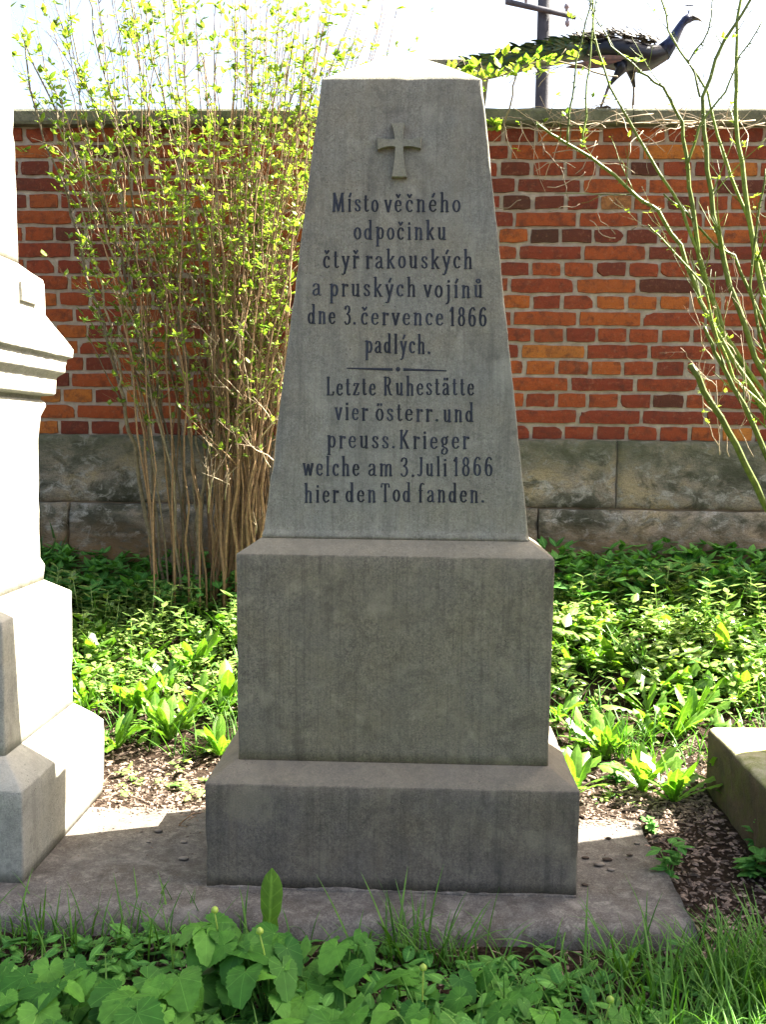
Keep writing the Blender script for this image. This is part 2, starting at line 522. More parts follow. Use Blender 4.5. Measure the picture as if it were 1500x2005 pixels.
def rough_block(mb, x0, x1, y0, y1, z0, z1, amp, seed, bulge=0.0, step=0.022, rnd=None, edge=0.014):
    """a hewn block: front face as a relief grid, worn arrises, plain sides"""
    nx_ = max(3, int((x1-x0)/step)); nz_ = max(3, int((z1-z0)/step))
    V = []; F = []
    W = nx_+3; H = nz_+3
    for j in range(H):
        for i in range(W):
            ii = min(max(i-1, 0), nx_)/nx_; jj = min(max(j-1, 0), nz_)/nz_
            x = x0+(x1-x0)*ii; z = z0+(z1-z0)*jj
            ring = i in (0, W-1) or j in (0, H-1)
            ed = min(ii*(x1-x0), (1-ii)*(x1-x0), jj*(z1-z0), (1-jj)*(z1-z0))
            wob = edge*0.35*noise.noise(Vector((x*14, z*14, seed+9)))
            y = y0 - bulge*math.sin(math.pi*jj)*(0.6+0.4*noise.noise(Vector((x*2, z*2, seed))))
            nn = noise.noise(Vector((x*7, z*9, seed)))*0.6 + noise.noise(Vector((x*22, z*26, seed)))*0.3 + noise.noise(Vector((x*55, z*60, seed)))*0.15
            y += amp*nn
            y += edge*math.exp(-ed/0.012)*(0.7+0.6*noise.noise(Vector((x*25, z*25, seed+4))))
            if ii in (0, 1): x += wob
            if jj in (0, 1): z += wob
            if ring: y = y1
            V.append((x, y, z))
    for j in range(H-1):
        for i in range(W-1):
            a = j*W+i
            F.append((a, a+1, a+W+1, a+W))
    b = len(V)
    mb.add(V, F, rnd)

jx = at(1207, 900, WY).x
top_cuts = [WX0, -2.9, at(90, 900, WY).x-.35, -0.62, jx, 2.25, 3.4, WX1]
bot_cuts = [WX0, -2.6, at(140, 1000, WY).x, -0.75, at(1052, 1000, WY).x, 1.9, 3.1, WX1]
for i in range(len(top_cuts)-1):
    b = MB(); rough_block(b, top_cuts[i]+.004, top_cuts[i+1]-.004, WY-0.035, WY+.3, WZ_J+.004, WZ_PL+.004, 0.012, 10+i*3)
    b.build('plinth_block', M_plinth, wall, (0, WY, 0))
for i in range(len(bot_cuts)-1):
    b = MB(); rough_block(b, bot_cuts[i]+.005, bot_cuts[i+1]-.005, WY-0.055, WY+.3, 0.12, WZ_J-.004, 0.035, 60+i*3, 0.03)
    b.build('plinth_block', M_plinth, wall, (0, WY, 0))
b = MB(); b.box((WX0, WY-.006, 0.1), (WX1, WY+.28, WZ_PL-.006), .5)
b.build('plinth_mortar', M_mortar, wall, (0, WY, 0), smooth=False)
cx = [WX0, -3.2, -2.15, -1.15, -0.05, 0.95, 1.93, 3.0, WX1]
for i in range(len(cx)-1):
    b = MB()
    V = []; F = []
    x0, x1 = cx[i]+.002, cx[i+1]-.002
    prof = [(.40, -.001), (-.045, -.001), (-.052, .012), (-.052, .055), (-.044, .066), (.14, .088), (.33, .066), (.40, .055)]
    nxx = int((x1-x0)/.03)
    for k in range(nxx+1):
        x = x0+(x1-x0)*k/nxx
        for q, (dy, dz) in enumerate(prof):
            e = .006*noise.noise(Vector((x*9, q*1.7, i))) + .004*noise.noise(Vector((x*40, q*1.7, i)))
            V.append((x, WY+dy+e, WZ_CB+dz+e*.7 + (0.004*noise.noise(Vector((i*5.3,0,0))))))
    P_ = len(prof)
    for k in range(nxx):
        for q in range(P_):
            q2 = (q+1) % P_
            F.append((k*P_+q, k*P_+q2, (k+1)*P_+q2, (k+1)*P_+q))
    F.append(tuple(range(P_))); F.append(tuple(nxx*P_+q for q in range(P_))[::-1])
    b.add(V, F, random.random())
    b.build('coping', M_coping, wall, (0, WY, 0), smooth=False)

# ------------------------------------------------------------------ cut stone stacks
def stone_stack(mb, cx, cy, prof, corner=0.006, chip=0.006, grain=0.0004, seed=0, res=0.03, nside=28, bev=0.0025, cap=True):
    """rectangular stone with a profile [(halfwidth, halfdepth, z)...]; arrises worn and chipped"""
    # bevel the profile corners, then refine
    P = [np.array(p, dtype=float) for p in prof]
    Q = [P[0]]
    for i in range(1, len(P)-1):
        a, b, c = P[i-1], P[i], P[i+1]
        la = np.linalg.norm(a-b); lc = np.linalg.norm(c-b)
        Q.append((b+(a-b)*min(.4, bev/la), 1)); Q.append((b+(c-b)*min(.4, bev/lc), 1))
    Q.append(P[-1])
    pts = []
    qq = [(q if isinstance(q, tuple) else (q, 0)) for q in Q]
    for i in range(len(qq)-1):
        a, ea = qq[i]; b, eb = qq[i+1]
        l = np.linalg.norm(b-a)
        n = max(1, int(l/res))
        for k in range(n):
            pts.append((a+(b-a)*k/n, 1 if (k == 0 and ea) else 0))
    pts.append((qq[-1][0], 0))
    V = []; F = []
    ring_n = 0
    for (hw, hd, z), e in pts:
        r = min(corner, hw*.4, hd*.4)
        ring = []
        for ci, (sx, sy, a0) in enumerate(((1, -1, -90), (1, 1, 0), (-1, 1, 90), (-1, -1, 180))):
            for k in range(4):
                a = math.radians(a0 + 90*k/3)
                ring.append((sx*(hw-r)+r*math.cos(a), sy*(hd-r)+r*math.sin(a), 1.0))
            # side to the next corner
            nx_, ny_ = ((1, 1), (-1, 1), (-1, -1), (1, -1))[ci]
            a = math.radians(a0+90)
            p0 = (sx*(hw-r)+r*math.cos(a), sy*(hd-r)+r*math.sin(a))
            p1 = (nx_*(hw-r)+r*math.cos(a), ny_*(hd-r)+r*math.sin(a))
            for k in range(1, nside):
                t = k/nside
                d = min(t, 1-t)*math.hypot(p1[0]-p0[0], p1[1]-p0[1])
                ring.append((p0[0]+(p1[0]-p0[0])*t, p0[1]+(p1[1]-p0[1])*t, math.exp(-d/.012)*.3))
        ring_n = len(ring)
        for x, y, ed in ring:
            n1 = noise.noise(Vector((x*40+seed, y*40, z*40)))
            n2 = noise.noise(Vector((x*13+seed, y*13, z*13)))
            n3 = noise.noise(Vector((x*110+seed, y*110, z*110)))
            ch_ = max(0, n1-.18)*1.4 + max(0, n3-.2)*.5
            k = ed*chip*ch_ + grain*(n2+.6*n3)
            zz = z
            if e: k += chip*0.5*ch_; zz -= chip*.35*ch_
            l = math.hypot(x, y) or 1
            V.append((cx+x*(1-k/l), cy+y*(1-k/l), zz))
    N = len(pts)
    for j in range(N-1):
        for i in range(ring_n):
            i2 = (i+1) % ring_n
            F.append((j*ring_n+i, j*ring_n+i2, (j+1)*ring_n+i2, (j+1)*ring_n+i))
    if cap:
        F.append(tuple(range(ring_n))[::-1]); F.append(tuple((N-1)*ring_n+i for i in range(ring_n)))
    mb.add(V, F, .5)

# slab under the row of monuments
def build_slab():
    mb = MB()
    prof = [(-.19, 2.075), (-.10, 2.065), (-.055, 2.072), (-.038, 2.095), (Z0, 2.13)]
    x0, x1 = -2.6, 0.612
    xs = np.arange(x0, x1+.001, .03)
    V = []; F = []
    rows = [(z, y) for z, y in prof] + [(Z0, 2.13+(.535)*k/18) for k in range(1, 19)] + [(-.06, 2.675), (-.19, 2.69)]
    for r_, (z, y) in enumerate(rows):
        for i, x in enumerate(xs):
            n = noise.noise(Vector((x*6, y*6, 2))); n2 = noise.noise(Vector((x*24, y*24, z*24)))
            fr = 1 if r_ < 4 else 0
            xx = x
            if i == len(xs)-1: xx = x + .008*n2 + (.0 if z > -.05 else .004)
            V.append((xx, y + fr*(.018*n+.012*n2) + (.012*n2 if r_ > 18 else 0), z + .0025*n + .0014*n2 + fr*.008*n2))
    n_ = len(xs)
    for j in range(len(rows)-1):
        for i in range(n_-1):
            F.append((j*n_+i, j*n_+i+1, (j+1)*n_+i+1, (j+1)*n_+i))
    # right and left ends
    for i in (0, n_-1):
        c = [j*n_+i for j in range(len(rows))]
        F.append(tuple(c if i else c[::-1]))
    mb.add(V, F, .5)
    return mb
tag(build_slab().build('stone_slab', M_slab), 'low flat stone slab carrying the row of monuments', 'stone slab')

# ---- main monument
MX, MY = -0.051, 2.455
mon = thing('obelisk_monument', 'grey sandstone obelisk with relief cross and black Czech and German inscription', 'monument', (MX, MY, Z0))
L0 = (MX, MY, Z0)
hb = (.427, .255); hm = (.366, .193); ho = (.309, .145); ht = (.186, .083)
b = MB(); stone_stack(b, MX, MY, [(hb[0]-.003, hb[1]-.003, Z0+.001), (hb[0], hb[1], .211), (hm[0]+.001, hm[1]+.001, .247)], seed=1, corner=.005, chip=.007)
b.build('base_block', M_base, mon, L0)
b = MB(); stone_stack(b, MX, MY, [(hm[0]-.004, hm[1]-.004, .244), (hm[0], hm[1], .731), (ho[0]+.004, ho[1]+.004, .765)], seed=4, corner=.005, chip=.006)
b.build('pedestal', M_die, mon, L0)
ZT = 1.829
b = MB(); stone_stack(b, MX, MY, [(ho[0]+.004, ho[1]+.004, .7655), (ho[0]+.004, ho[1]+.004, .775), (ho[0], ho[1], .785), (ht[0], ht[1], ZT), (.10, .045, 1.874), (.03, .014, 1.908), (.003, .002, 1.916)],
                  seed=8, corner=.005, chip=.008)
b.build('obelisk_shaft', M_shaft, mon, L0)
# mortar bead at the foot
b = MB()
pts = []; rr = []
for k in range(91):
    x = MX-hb[0]+.004+(2*hb[0]-.008)*k/90
    n1 = noise.noise(Vector((x*9, 3, 1))); n2 = noise.noise(Vector((x*40, 5, 1)))
    pts.append((x, MY-hb[1]+.001, Z0+.0005)); rr.append(max(.0012, .0045+.007*n1+.004*n2))
b.tube(pts, rr, 8, .5)
b.build('mortar_joint', M_slab, mon, L0)

# front plane of the obelisk shaft
FP0 = np.array([MX, MY-ho[1], .785]); FP1 = np.array([MX, MY-ht[1], ZT])
up_ = (FP1-FP0)/np.linalg.norm(FP1-FP0)
FN = np.cross(np.array([1.0, 0, 0]), up_)          # points towards -Y
if FN[1] > 0: FN = -FN
def front(px, py, lift=0.0):
    return on_plane(px, py, FP0 + FN*lift, FN) if lift else on_plane(px, py, FP0, FN)

# cross in relief
def cross_outline():
    P = []
    def curve(a, c, b, n=6):
        return [((1-t)**2*a[0]+2*t*(1-t)*c[0]+t*t*b[0], (1-t)**2*a[1]+2*t*(1-t)*c[1]+t*t*b[1]) for t in [k/n for k in range(n+1)]]
    P += curve((766, 245), (773, 262), (773, 276))            # top arm left edge, going down
    P += curve((773, 276), (755, 278), (738, 273))            # left arm top
    P += [(738, 273), (740, 296)]
    P += curve((740, 296), (757, 288), (774, 291))
    P += curve((774, 291), (774, 320), (767, 350))            # foot
    P += [(767, 350), (797, 350)]
    P += curve((797, 350), (790, 320), (790, 291))
    P += curve((790, 291), (806, 288), (824, 294))
    P += [(824, 294), (826, 272)]
    P += curve((826, 272), (808, 279), (790, 276))
    P += curve((790, 276), (789, 262), (792, 244))
    out = []
    for p in P:
        if not out or math.hypot(p[0]-out[-1][0], p[1]-out[-1][1]) > .5: out.append(p)
    if math.hypot(out[0][0]-out[-1][0], out[0][1]-out[-1][1]) < .5: out.pop()
    return out
co = cross_outline()
cxm = sum(p[0] for p in co)/len(co); cym = sum(p[1] for p in co)/len(co)
n_ = len(co)
V = [front(*p)-FN*.004 for p in co] + [front(*p)+FN*.0125 for p in co]
V += [front(782+(p[0]-782)*.955, 284+(p[1]-284)*.985)+FN*.014 for p in co]
F = [(i, (i+1) % n_, n_+(i+1) % n_, n_+i) for i in range(n_)] + [(n_+i, n_+(i+1) % n_, 2*n_+(i+1) % n_, 2*n_+i) for i in range(n_)]
F += [tuple(range(2*n_, 3*n_))]
b = MB(); b.add(V, F, .5)
b.build('cross', M_cross, mon, L0, smooth=False)

# ---- inscription: letters as strokes, narrow hand-cut roman with small serifs
def arc(cx, cy, rx, ry, a0, a1, n=12):
    return [(cx+rx*math.cos(math.radians(a0+(a1-a0)*k/n)), cy+ry*math.sin(math.radians(a0+(a1-a0)*k/n))) for k in range(n+1)]
AS = 1.58; DE = -.55; CP = 1.5
def srf(x, y, l=.1, r=.1): return [(x-l, y), (x+r, y)]
G = {}
G['o'] = (.56, [arc(.28, .5, .21, .46, 0, 360, 18)])
G['c'] = (.52, [arc(.28, .5, .21, .46, 48, 312, 14), [(.40,.84),(.44,.72)]])
G['e'] = (.56, [[(.08,.53),(.47,.53),(.46,.7),(.40,.88),(.28,.96),(.16,.88),(.09,.68),(.07,.45),(.11,.2),(.22,.05),(.35,.05),(.48,.2)]])
G['a'] = (.60, [[(.09,.76),(.15,.92),(.28,.97),(.40,.9),(.44,.74),(.44,.12),(.50,.03),(.58,.05)], [(.44,.58),(.25,.52),(.11,.38),(.08,.2),(.15,.06),(.27,.04),(.44,.2)]])
G['d'] = (.64, [arc(.26, .47, .19, .43, 0, 360, 16), [(.47,.02),(.47,AS)], srf(.47,AS,.12,0), srf(.47,.03,0,.12)])
G['p'] = (.64, [arc(.37, .5, .19, .45, 0, 360, 16), [(.16,1.0),(.16,DE)], srf(.16,.97,.13,0), srf(.16,DE,.1,.1)])
G['n'] = (.66, [[(.15,1.0),(.15,.0)], [(.15,.72),(.26,.92),(.38,.97),(.47,.88),(.49,.7),(.49,0)], srf(.15,.97,.12,0), srf(.15,.03,.09,.08), srf(.49,.03,.08,.1)])
G['u'] = (.66, [[(.15,.98),(.15,.3),(.18,.1),(.28,.03),(.40,.1),(.49,.28)], [(.49,1.0),(.49,.0)], srf(.15,.97,.11,0), srf(.49,.97,.1,0), srf(.49,.03,0,.12)])
G['m'] = (1.0, [[(.15,1.0),(.15,0)], [(.15,.72),(.26,.92),(.37,.97),(.46,.88),(.48,.7),(.48,0)], [(.48,.72),(.59,.92),(.70,.97),(.79,.88),(.81,.7),(.81,0)], srf(.15,.97,.12,0), srf(.15,.03,.08,.07), srf(.48,.03,.07,.07), srf(.81,.03,.07,.11)])
G['i'] = (.34, [[(.17,1.0),(.17,0)], srf(.17,.97,.11,0), srf(.17,.03,.1,.1), [(.16,1.36),(.18,1.24)]])
G['dotless'] = (.34, [[(.17,1.0),(.17,0)], srf(.17,.97,.11,0), srf(.17,.03,.1,.1)])
G['j'] = (.36, [[(.22,1.0),(.22,-.25),(.16,-.45),(.04,-.52)], srf(.22,.97,.12,0), [(.21,1.36),(.23,1.24)]])
G['l'] = (.34, [[(.17,AS),(.17,0)], srf(.17,AS-.03,.11,0), srf(.17,.03,.1,.1)])
G['h'] = (.66, [[(.15,AS),(.15,.0)], [(.15,.72),(.26,.92),(.38,.97),(.47,.88),(.49,.7),(.49,0)], srf(.15,AS-.03,.12,0), srf(.15,.03,.09,.08), srf(.49,.03,.08,.1)])
G['k'] = (.64, [[(.15,AS),(.15,0)], [(.50,.95),(.17,.45)], [(.27,.58),(.53,.02)], srf(.15,AS-.03,.12,0), srf(.15,.03,.09,.08), srf(.50,.97,.08,.06), srf(.53,.03,.06,.08)])
G['r'] = (.48, [[(.15,1.0),(.15,0)], [(.15,.68),(.24,.9),(.34,.97),(.42,.92)], [(.41,.95),(.43,.82)], srf(.15,.97,.12,0), srf(.15,.03,.09,.11)])
G['s'] = (.50, [[(.41,.76),(.38,.9),(.27,.97),(.15,.92),(.10,.77),(.15,.62),(.33,.45),(.42,.3),(.40,.12),(.27,.03),(.14,.08),(.08,.25)]])
G['t'] = (.42, [[(.18,1.3),(.18,.2),(.22,.06),(.32,.04),(.38,.12)], srf(.18,.96,.13,.16)])
G['v'] = (.58, [[(.08,.97),(.29,.02)], [(.50,.97),(.29,.02)], srf(.09,.97,.08,.08), srf(.49,.97,.08,.08)])
G['y'] = (.58, [[(.08,.97),(.30,.05)], [(.50,.97),(.30,.05),(.20,-.38),(.12,-.5),(.02,-.46)], srf(.09,.97,.08,.08), srf(.49,.97,.08,.08)])
G['w'] = (.86, [[(.08,.97),(.25,.02)], [(.25,.02),(.43,.9)], [(.43,.9),(.60,.02)], [(.60,.02),(.78,.97)], srf(.09,.97,.08,.08), srf(.77,.97,.08,.08)])
G['z'] = (.54, [[(.10,.8),(.10,.95),(.46,.95)], [(.46,.95),(.08,.04)], [(.08,.04),(.46,.04),(.48,.2)]])
G['g'] = (.58, [arc(.26, .66, .17, .30, 0, 360, 14), [(.38,.9),(.50,1.0)], [(.16,.38),(.12,.22),(.24,.12),(.40,.05),(.46,-.15),(.38,-.38),(.22,-.45),(.08,-.35),(.08,-.15),(.20,.0)]])
G['f'] = (.46, [[(.18,0),(.18,1.25),(.24,1.48),(.34,1.56),(.43,1.46)], srf(.18,.95,.12,.16), srf(.18,.03,.09,.1)])
G['.'] = (.24, [[(.10,.03),(.13,.14)]])
G['M'] = (1.0, [[(.12,0),(.17,CP)], [(.17,CP),(.48,.08)], [(.48,.08),(.79,CP)], [(.79,CP),(.84,0)], srf(.12,.03,.09,.09), srf(.84,.03,.1,.1), srf(.15,CP-.03,.09,.03), srf(.81,CP-.03,.03,.09)])
G['L'] = (.66, [[(.17,CP),(.17,.03)], [(.17,.04),(.58,.04),(.60,.28)], srf(.17,CP-.03,.11,.11), srf(.17,.04,.11,0)])
G['R'] = (.80, [[(.17,CP),(.17,0)], [(.17,1.46),(.42,1.46),(.54,1.3),(.55,1.08),(.46,.86),(.30,.78),(.17,.78)], [(.38,.78),(.56,.1),(.66,.03)], srf(.17,CP-.03,.11,0), srf(.17,.03,.1,.1), srf(.64,.03,0,.09)])
G['K'] = (.78, [[(.16,CP),(.16,0)], [(.58,1.45),(.18,.66)], [(.30,.86),(.62,.05)], srf(.16,CP-.03,.1,.08), srf(.16,.03,.1,.09), srf(.57,CP-.03,.08,.06), srf(.62,.03,.07,.08)])
G['J'] = (.46, [[(.30,CP),(.30,.25),(.24,.05),(.12,.0),(.04,.12)], srf(.30,CP-.03,.11,.07)])
G['T'] = (.76, [[(.38,1.45),(.38,0)], [(.08,1.2),(.10,1.46),(.66,1.46),(.68,1.2)], srf(.38,.03,.11,.11)])
G['3'] = (.62, [[(.10,1.25),(.16,1.45),(.30,1.54),(.44,1.44),(.48,1.22),(.42,.98),(.27,.86)], [(.27,.86),(.44,.76),(.52,.5),(.48,.2),(.34,.03),(.18,.04),(.08,.22)]])
G['1'] = (.42, [[(.06,1.2),(.22,1.5)], [(.22,1.5),(.22,0)], srf(.22,.03,.1,.1)])
G['8'] = (.64, [arc(.31, 1.16, .17, .34, 0, 360, 14), arc(.31, .43, .21, .42, 0, 360, 16)])
G['6'] = (.64, [[(.50,1.34),(.42,1.5),(.30,1.52),(.17,1.32),(.10,.95),(.09,.5)], arc(.31, .47, .21, .45, 0, 360, 16)])
def acc(base, extra):
    w_, st = G[base]
    return (w_, st + extra(w_/2))
caron = lambda c: [[(c-.13,1.42),(c,1.20)], [(c,1.20),(c+.13,1.42)]]
acute = lambda c: [[(c+.10,1.50),(c-.02,1.20)]]
ring = lambda c: [arc(c, 1.34, .12, .15, 0, 360, 10)]
dier = lambda c: [[(c-.12,1.24),(c-.11,1.38)], [(c+.10,1.24),(c+.11,1.38)]]
G['ě'] = acc('e', caron); G['č'] = acc('c', caron); G['ř'] = acc('r', caron)
G['é'] = acc('e', acute); G['í'] = acc('dotless', acute); G['ý'] = acc('y', acute)
G['ů'] = acc('u', ring); G['ä'] = acc('a', dier); G['ö'] = acc('o', dier)

def carve(mb, word, x0, x1, base0, base1, xh, jitter):
    """write one word on the tilted front of the shaft, baseline from (x0,base0) to (x1,base1)"""
    gap = .22
    tot = sum(G[c][0] for c in word) + gap*(len(word)-1)
    sx = (x1-x0)/tot
    sy = xh
    cur = 0
    for ch in word:
        w_, strokes = G[ch]
        dz = jitter.uniform(-.5, .5)
        for st in strokes:
            pts = []
            for (gx_, gy_) in st:
                px = x0 + (cur+gx_)*sx
                t = (px-x0)/max(1, x1-x0)
                pts.append((px + jitter.uniform(-.15, .15), base0+(base1-base0)*t - gy_*sy + dz))
            V = []; F = []
            n = len(pts)
            closed = math.hypot(pts[0][0]-pts[-1][0], pts[0][1]-pts[-1][1]) < 1.2 and n > 6
            for i in range(n):
                a = pts[max(i-1, 0)] if not (closed and i == 0) else pts[-2]
                c = pts[min(i+1, n-1)] if not (closed and i == n-1) else pts[1]
                dx, dy = c[0]-a[0], c[1]-a[1]
                l = math.hypot(dx, dy) or 1
                dx /= l; dy /= l
                wd = (1.9 + 2.7*abs(dy)**1.4)*(sy/24)*jitter.uniform(.93, 1.07)
                if ch == '.': wd = 5.2
                p = list(pts[i])
                if i == 0 and not closed: p[0] -= dx*.9; p[1] -= dy*.9
                if i == n-1 and not closed: p[0] += dx*.9; p[1] += dy*.9
                nx_, ny_ = -dy*wd/2, dx*wd/2
                V += [front(p[0]+nx_, p[1]+ny_)+FN*.0004, front(p[0], p[1])+FN*.0015, front(p[0]-nx_, p[1]-ny_)+FN*.0004]
            for i in range(n-1):
                F += [(3*i, 3*i+1, 3*i+4, 3*i+3), (3*i+1, 3*i+2, 3*i+5, 3*i+4)]
            mb.add(V, F, jitter.random())
        cur += w_ + gap

LINES = [
    [('Místo', 651, 741, 414, 415), ('vě', 753, 787, 415, 415), ('čného', 795, 902, 415, 415)],
    [('odpočinku', 693, 874, 469, 469)],
    [('čtyř', 633, 703, 525, 525), ('rakouských', 716, 926, 525, 526)],
    [('a', 611, 629, 579, 579), ('pruských', 645, 815, 580, 581), ('vojínů', 830, 946, 582, 583)],
    [('dne', 603, 657, 634, 634), ('3.', 674, 697, 635, 635), ('července', 707, 869, 636, 637), ('1866', 881, 954, 638, 639)],
    [('padlých.', 715, 843, 691, 693)],
    [('Letzte', 639, 736, 774, 774), ('Ruhestätte', 751, 929, 774, 774)],
    [('vier', 656, 720, 822, 823), ('österr.', 736, 859, 824, 825), ('und', 868, 928, 826, 826)],
    [('preuss.', 640, 774, 877, 878), ('Krieger', 782, 919, 878, 879)],
    [('welche', 593, 704, 931, 932), ('am', 721, 770, 932, 932), ('3.', 784, 812, 933, 933), ('Juli', 818, 876, 932, 932), ('1866', 888, 966, 932, 932)],
    [('hier', 596, 663, 984, 984), ('den', 677, 737, 983, 983), ('Tod', 745, 805, 982, 983), ('fanden.', 819, 949, 983, 984)],
]
jr = random.Random(5)
for ln in LINES:
    b = MB()
    for wd in ln: carve(b, wd[0], wd[1], wd[2], wd[3], wd[4], 24.0, jr)
    b.build('inscription_line', M_letter, mon, L0)
b = MB()
def bar(x0, y0, x1, y1, w0, w1):
    V = []
    n = 8
    for k in range(n+1):
        t = k/n; x = x0+(x1-x0)*t; y = y0+(y1-y0)*t; w_ = w0+(w1-w0)*t
        V += [front(x, y-w_/2)+FN*.0004, front(x, y)+FN*.0013, front(x, y+w_/2)+FN*.0004]
    F = []
    for k in range(n): F += [(3*k, 3*k+3, 3*k+4, 3*k+1), (3*k+1, 3*k+4, 3*k+5, 3*k+2)]
    b.add(V, F, .5)
bar(679, 721, 769, 723.5, 2.4, 5.5); bar(790, 723.5, 875, 726, 5.5, 2.4)
V = [front(779.5, 723)+FN*.0018] + [front(779.5+4.6*math.cos(a*math.pi/6), 723+4.6*math.sin(a*math.pi/6))+FN*.0004 for a in range(12)]
b.add(V, [(0, 1+k, 1+(k+1) % 12) for k in range(12)], .5)
b.build('divider_rule', M_letter, mon, L0)

# ---- left monument
LXF = -0.895                       # its right face at the base
LHW, LHD = .43, .30
LCX, LCY = LXF-LHW, 2.20+LHD-.01
lm = thing('pillar_monument', 'sunlit pale sandstone pillar monument with stepped cornice, at the left edge', 'monument', (LCX, LCY, Z0))
LL = (LCX, LCY, Z0)
def lp(d, z): return (LHW-d, LHD-d, z)
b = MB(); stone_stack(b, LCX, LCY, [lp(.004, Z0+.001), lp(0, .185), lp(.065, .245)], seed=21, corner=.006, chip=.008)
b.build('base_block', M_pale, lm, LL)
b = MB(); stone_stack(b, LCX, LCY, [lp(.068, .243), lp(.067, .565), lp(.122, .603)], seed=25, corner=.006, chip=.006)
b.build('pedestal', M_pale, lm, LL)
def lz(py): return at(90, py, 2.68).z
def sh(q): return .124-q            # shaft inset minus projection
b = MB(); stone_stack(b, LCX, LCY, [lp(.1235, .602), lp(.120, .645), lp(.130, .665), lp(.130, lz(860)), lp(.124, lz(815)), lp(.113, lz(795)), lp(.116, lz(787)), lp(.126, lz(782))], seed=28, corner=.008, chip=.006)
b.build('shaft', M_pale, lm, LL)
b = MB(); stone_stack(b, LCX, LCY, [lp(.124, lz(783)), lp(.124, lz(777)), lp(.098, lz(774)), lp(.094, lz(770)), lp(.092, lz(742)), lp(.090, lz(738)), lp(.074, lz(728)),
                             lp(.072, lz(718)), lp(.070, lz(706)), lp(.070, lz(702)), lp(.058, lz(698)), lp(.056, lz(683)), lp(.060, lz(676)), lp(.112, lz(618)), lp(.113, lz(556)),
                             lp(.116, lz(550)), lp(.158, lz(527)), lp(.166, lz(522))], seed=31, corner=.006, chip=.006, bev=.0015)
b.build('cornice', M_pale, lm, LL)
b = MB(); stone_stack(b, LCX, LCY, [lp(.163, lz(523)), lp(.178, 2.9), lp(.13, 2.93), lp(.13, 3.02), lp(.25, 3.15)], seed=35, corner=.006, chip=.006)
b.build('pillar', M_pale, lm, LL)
p = at(13, 587, 2.50)
V = []
for yy in (2.50, 2.60):
    for (a_, z_) in ((0, 587), (34, 587), (31, 551), (7, 551)):
        q = at(13+a_, z_, 2.50); V.append((q.x-.004, yy, q.z))
V = [(max(v[0], -1.2), v[1], v[2]) for v in V]
b = MB(); b.add(V, [(0,1,2,3), (5,4,7,6), (0,4,5,1), (1,5,6,2), (2,6,7,3), (3,7,4,0)], .5)
b.build('corner_stop', M_pale, lm, LL, smooth=False)

# ---- unseen third monument of the row, known by its shadow, shaped for shade
RX0 = 1.36
rm = thing('shading_stele', 'unseen tall sandstone stele right of the mossy block, shaped to cast shade', 'monument', (RX0+.5, 2.5, Z0))
RL = (RX0+.5, 2.5, Z0)
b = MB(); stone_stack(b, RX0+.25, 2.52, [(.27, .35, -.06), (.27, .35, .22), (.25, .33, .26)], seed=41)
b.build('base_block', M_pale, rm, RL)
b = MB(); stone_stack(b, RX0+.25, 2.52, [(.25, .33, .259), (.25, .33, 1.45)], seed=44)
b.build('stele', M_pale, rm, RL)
b = MB(); stone_stack(b, RX0+.27, 2.525, [(.25, .33, 1.44), (.26, .36, 1.55), (.26, .36, 2.9), (.27, .37, 2.95), (.27, .37, 3.05), (.2, .2, 3.2), (.05, .05, 3.3)], seed=46)  # broad head made up to shade the obelisk's right side
b.build('shading_head', M_pale, rm, RL)

# ---- mossy block on the right
b = MB()
def soft_block(mb, x0, x1, y0, y1, z0, z1, amp, seed, n=(16, 16, 8), skew=0.0):
    nx_, ny_, nz_ = n
    vid = {}; V = []; F = []
    def vert(i, j, k):
        key = (i, j, k)
        if key in vid: return vid[key]
        x = x0+(x1-x0)*i/nx_; y = y0+(y1-y0)*j/ny_; z = z0+(z1-z0)*k/nz_
        cx_, cy_, cz_ = (x0+x1)/2, (y0+y1)/2, (z0+z1)/2
        ex = (i in (0, nx_)) + (j in (0, ny_)) + (k in (0, nz_))
        d = Vector((x-cx_, y-cy_, z-cz_)).normalized()
        nn = noise.noise(Vector((x*8, y*8, z*8+seed))) + .5*noise.noise(Vector((x*26, y*26, z*26+seed)))
        q = Vector((x, y, z)) + d*amp*nn - d*(0.01*(ex-1) if ex > 1 else 0)
        q.x += skew*(z-z0)
        vid[key] = len(V); V.append(tuple(q)); return vid[key]
    for i in range(nx_):
        for j in range(ny_):
            F.append((vert(i,j,nz_), vert(i+1,j,nz_), vert(i+1,j+1,nz_), vert(i,j+1,nz_)))
            F.append((vert(i,j,0), vert(i,j+1,0), vert(i+1,j+1,0), vert(i+1,j,0)))
    for i in range(nx_):
        for k in range(nz_):
            F.append((vert(i,0,k), vert(i+1,0,k), vert(i+1,0,k+1), vert(i,0,k+1)))
            F.append((vert(i,ny_,k), vert(i,ny_,k+1), vert(i+1,ny_,k+1), vert(i+1,ny_,k)))
    for j in range(ny_):
        for k in range(nz_):
            F.append((vert(0,j,k), vert(0,j,k+1), vert(0,j+1,k+1), vert(0,j+1,k)))
            F.append((vert(nx_,j,k), vert(nx_,j+1,k), vert(nx_,j+1,k+1), vert(nx_,j,k+1)))
    mb.add(V, F, .5)
soft_block(b, .865, 1.33, 2.26, 2.93, -.08, .158, .008, 3, (26, 34, 14))
tag(b.build('mossy_block', M_mossy), 'low mossy sandstone block at the right edge, sunlit on top', 'stone block')

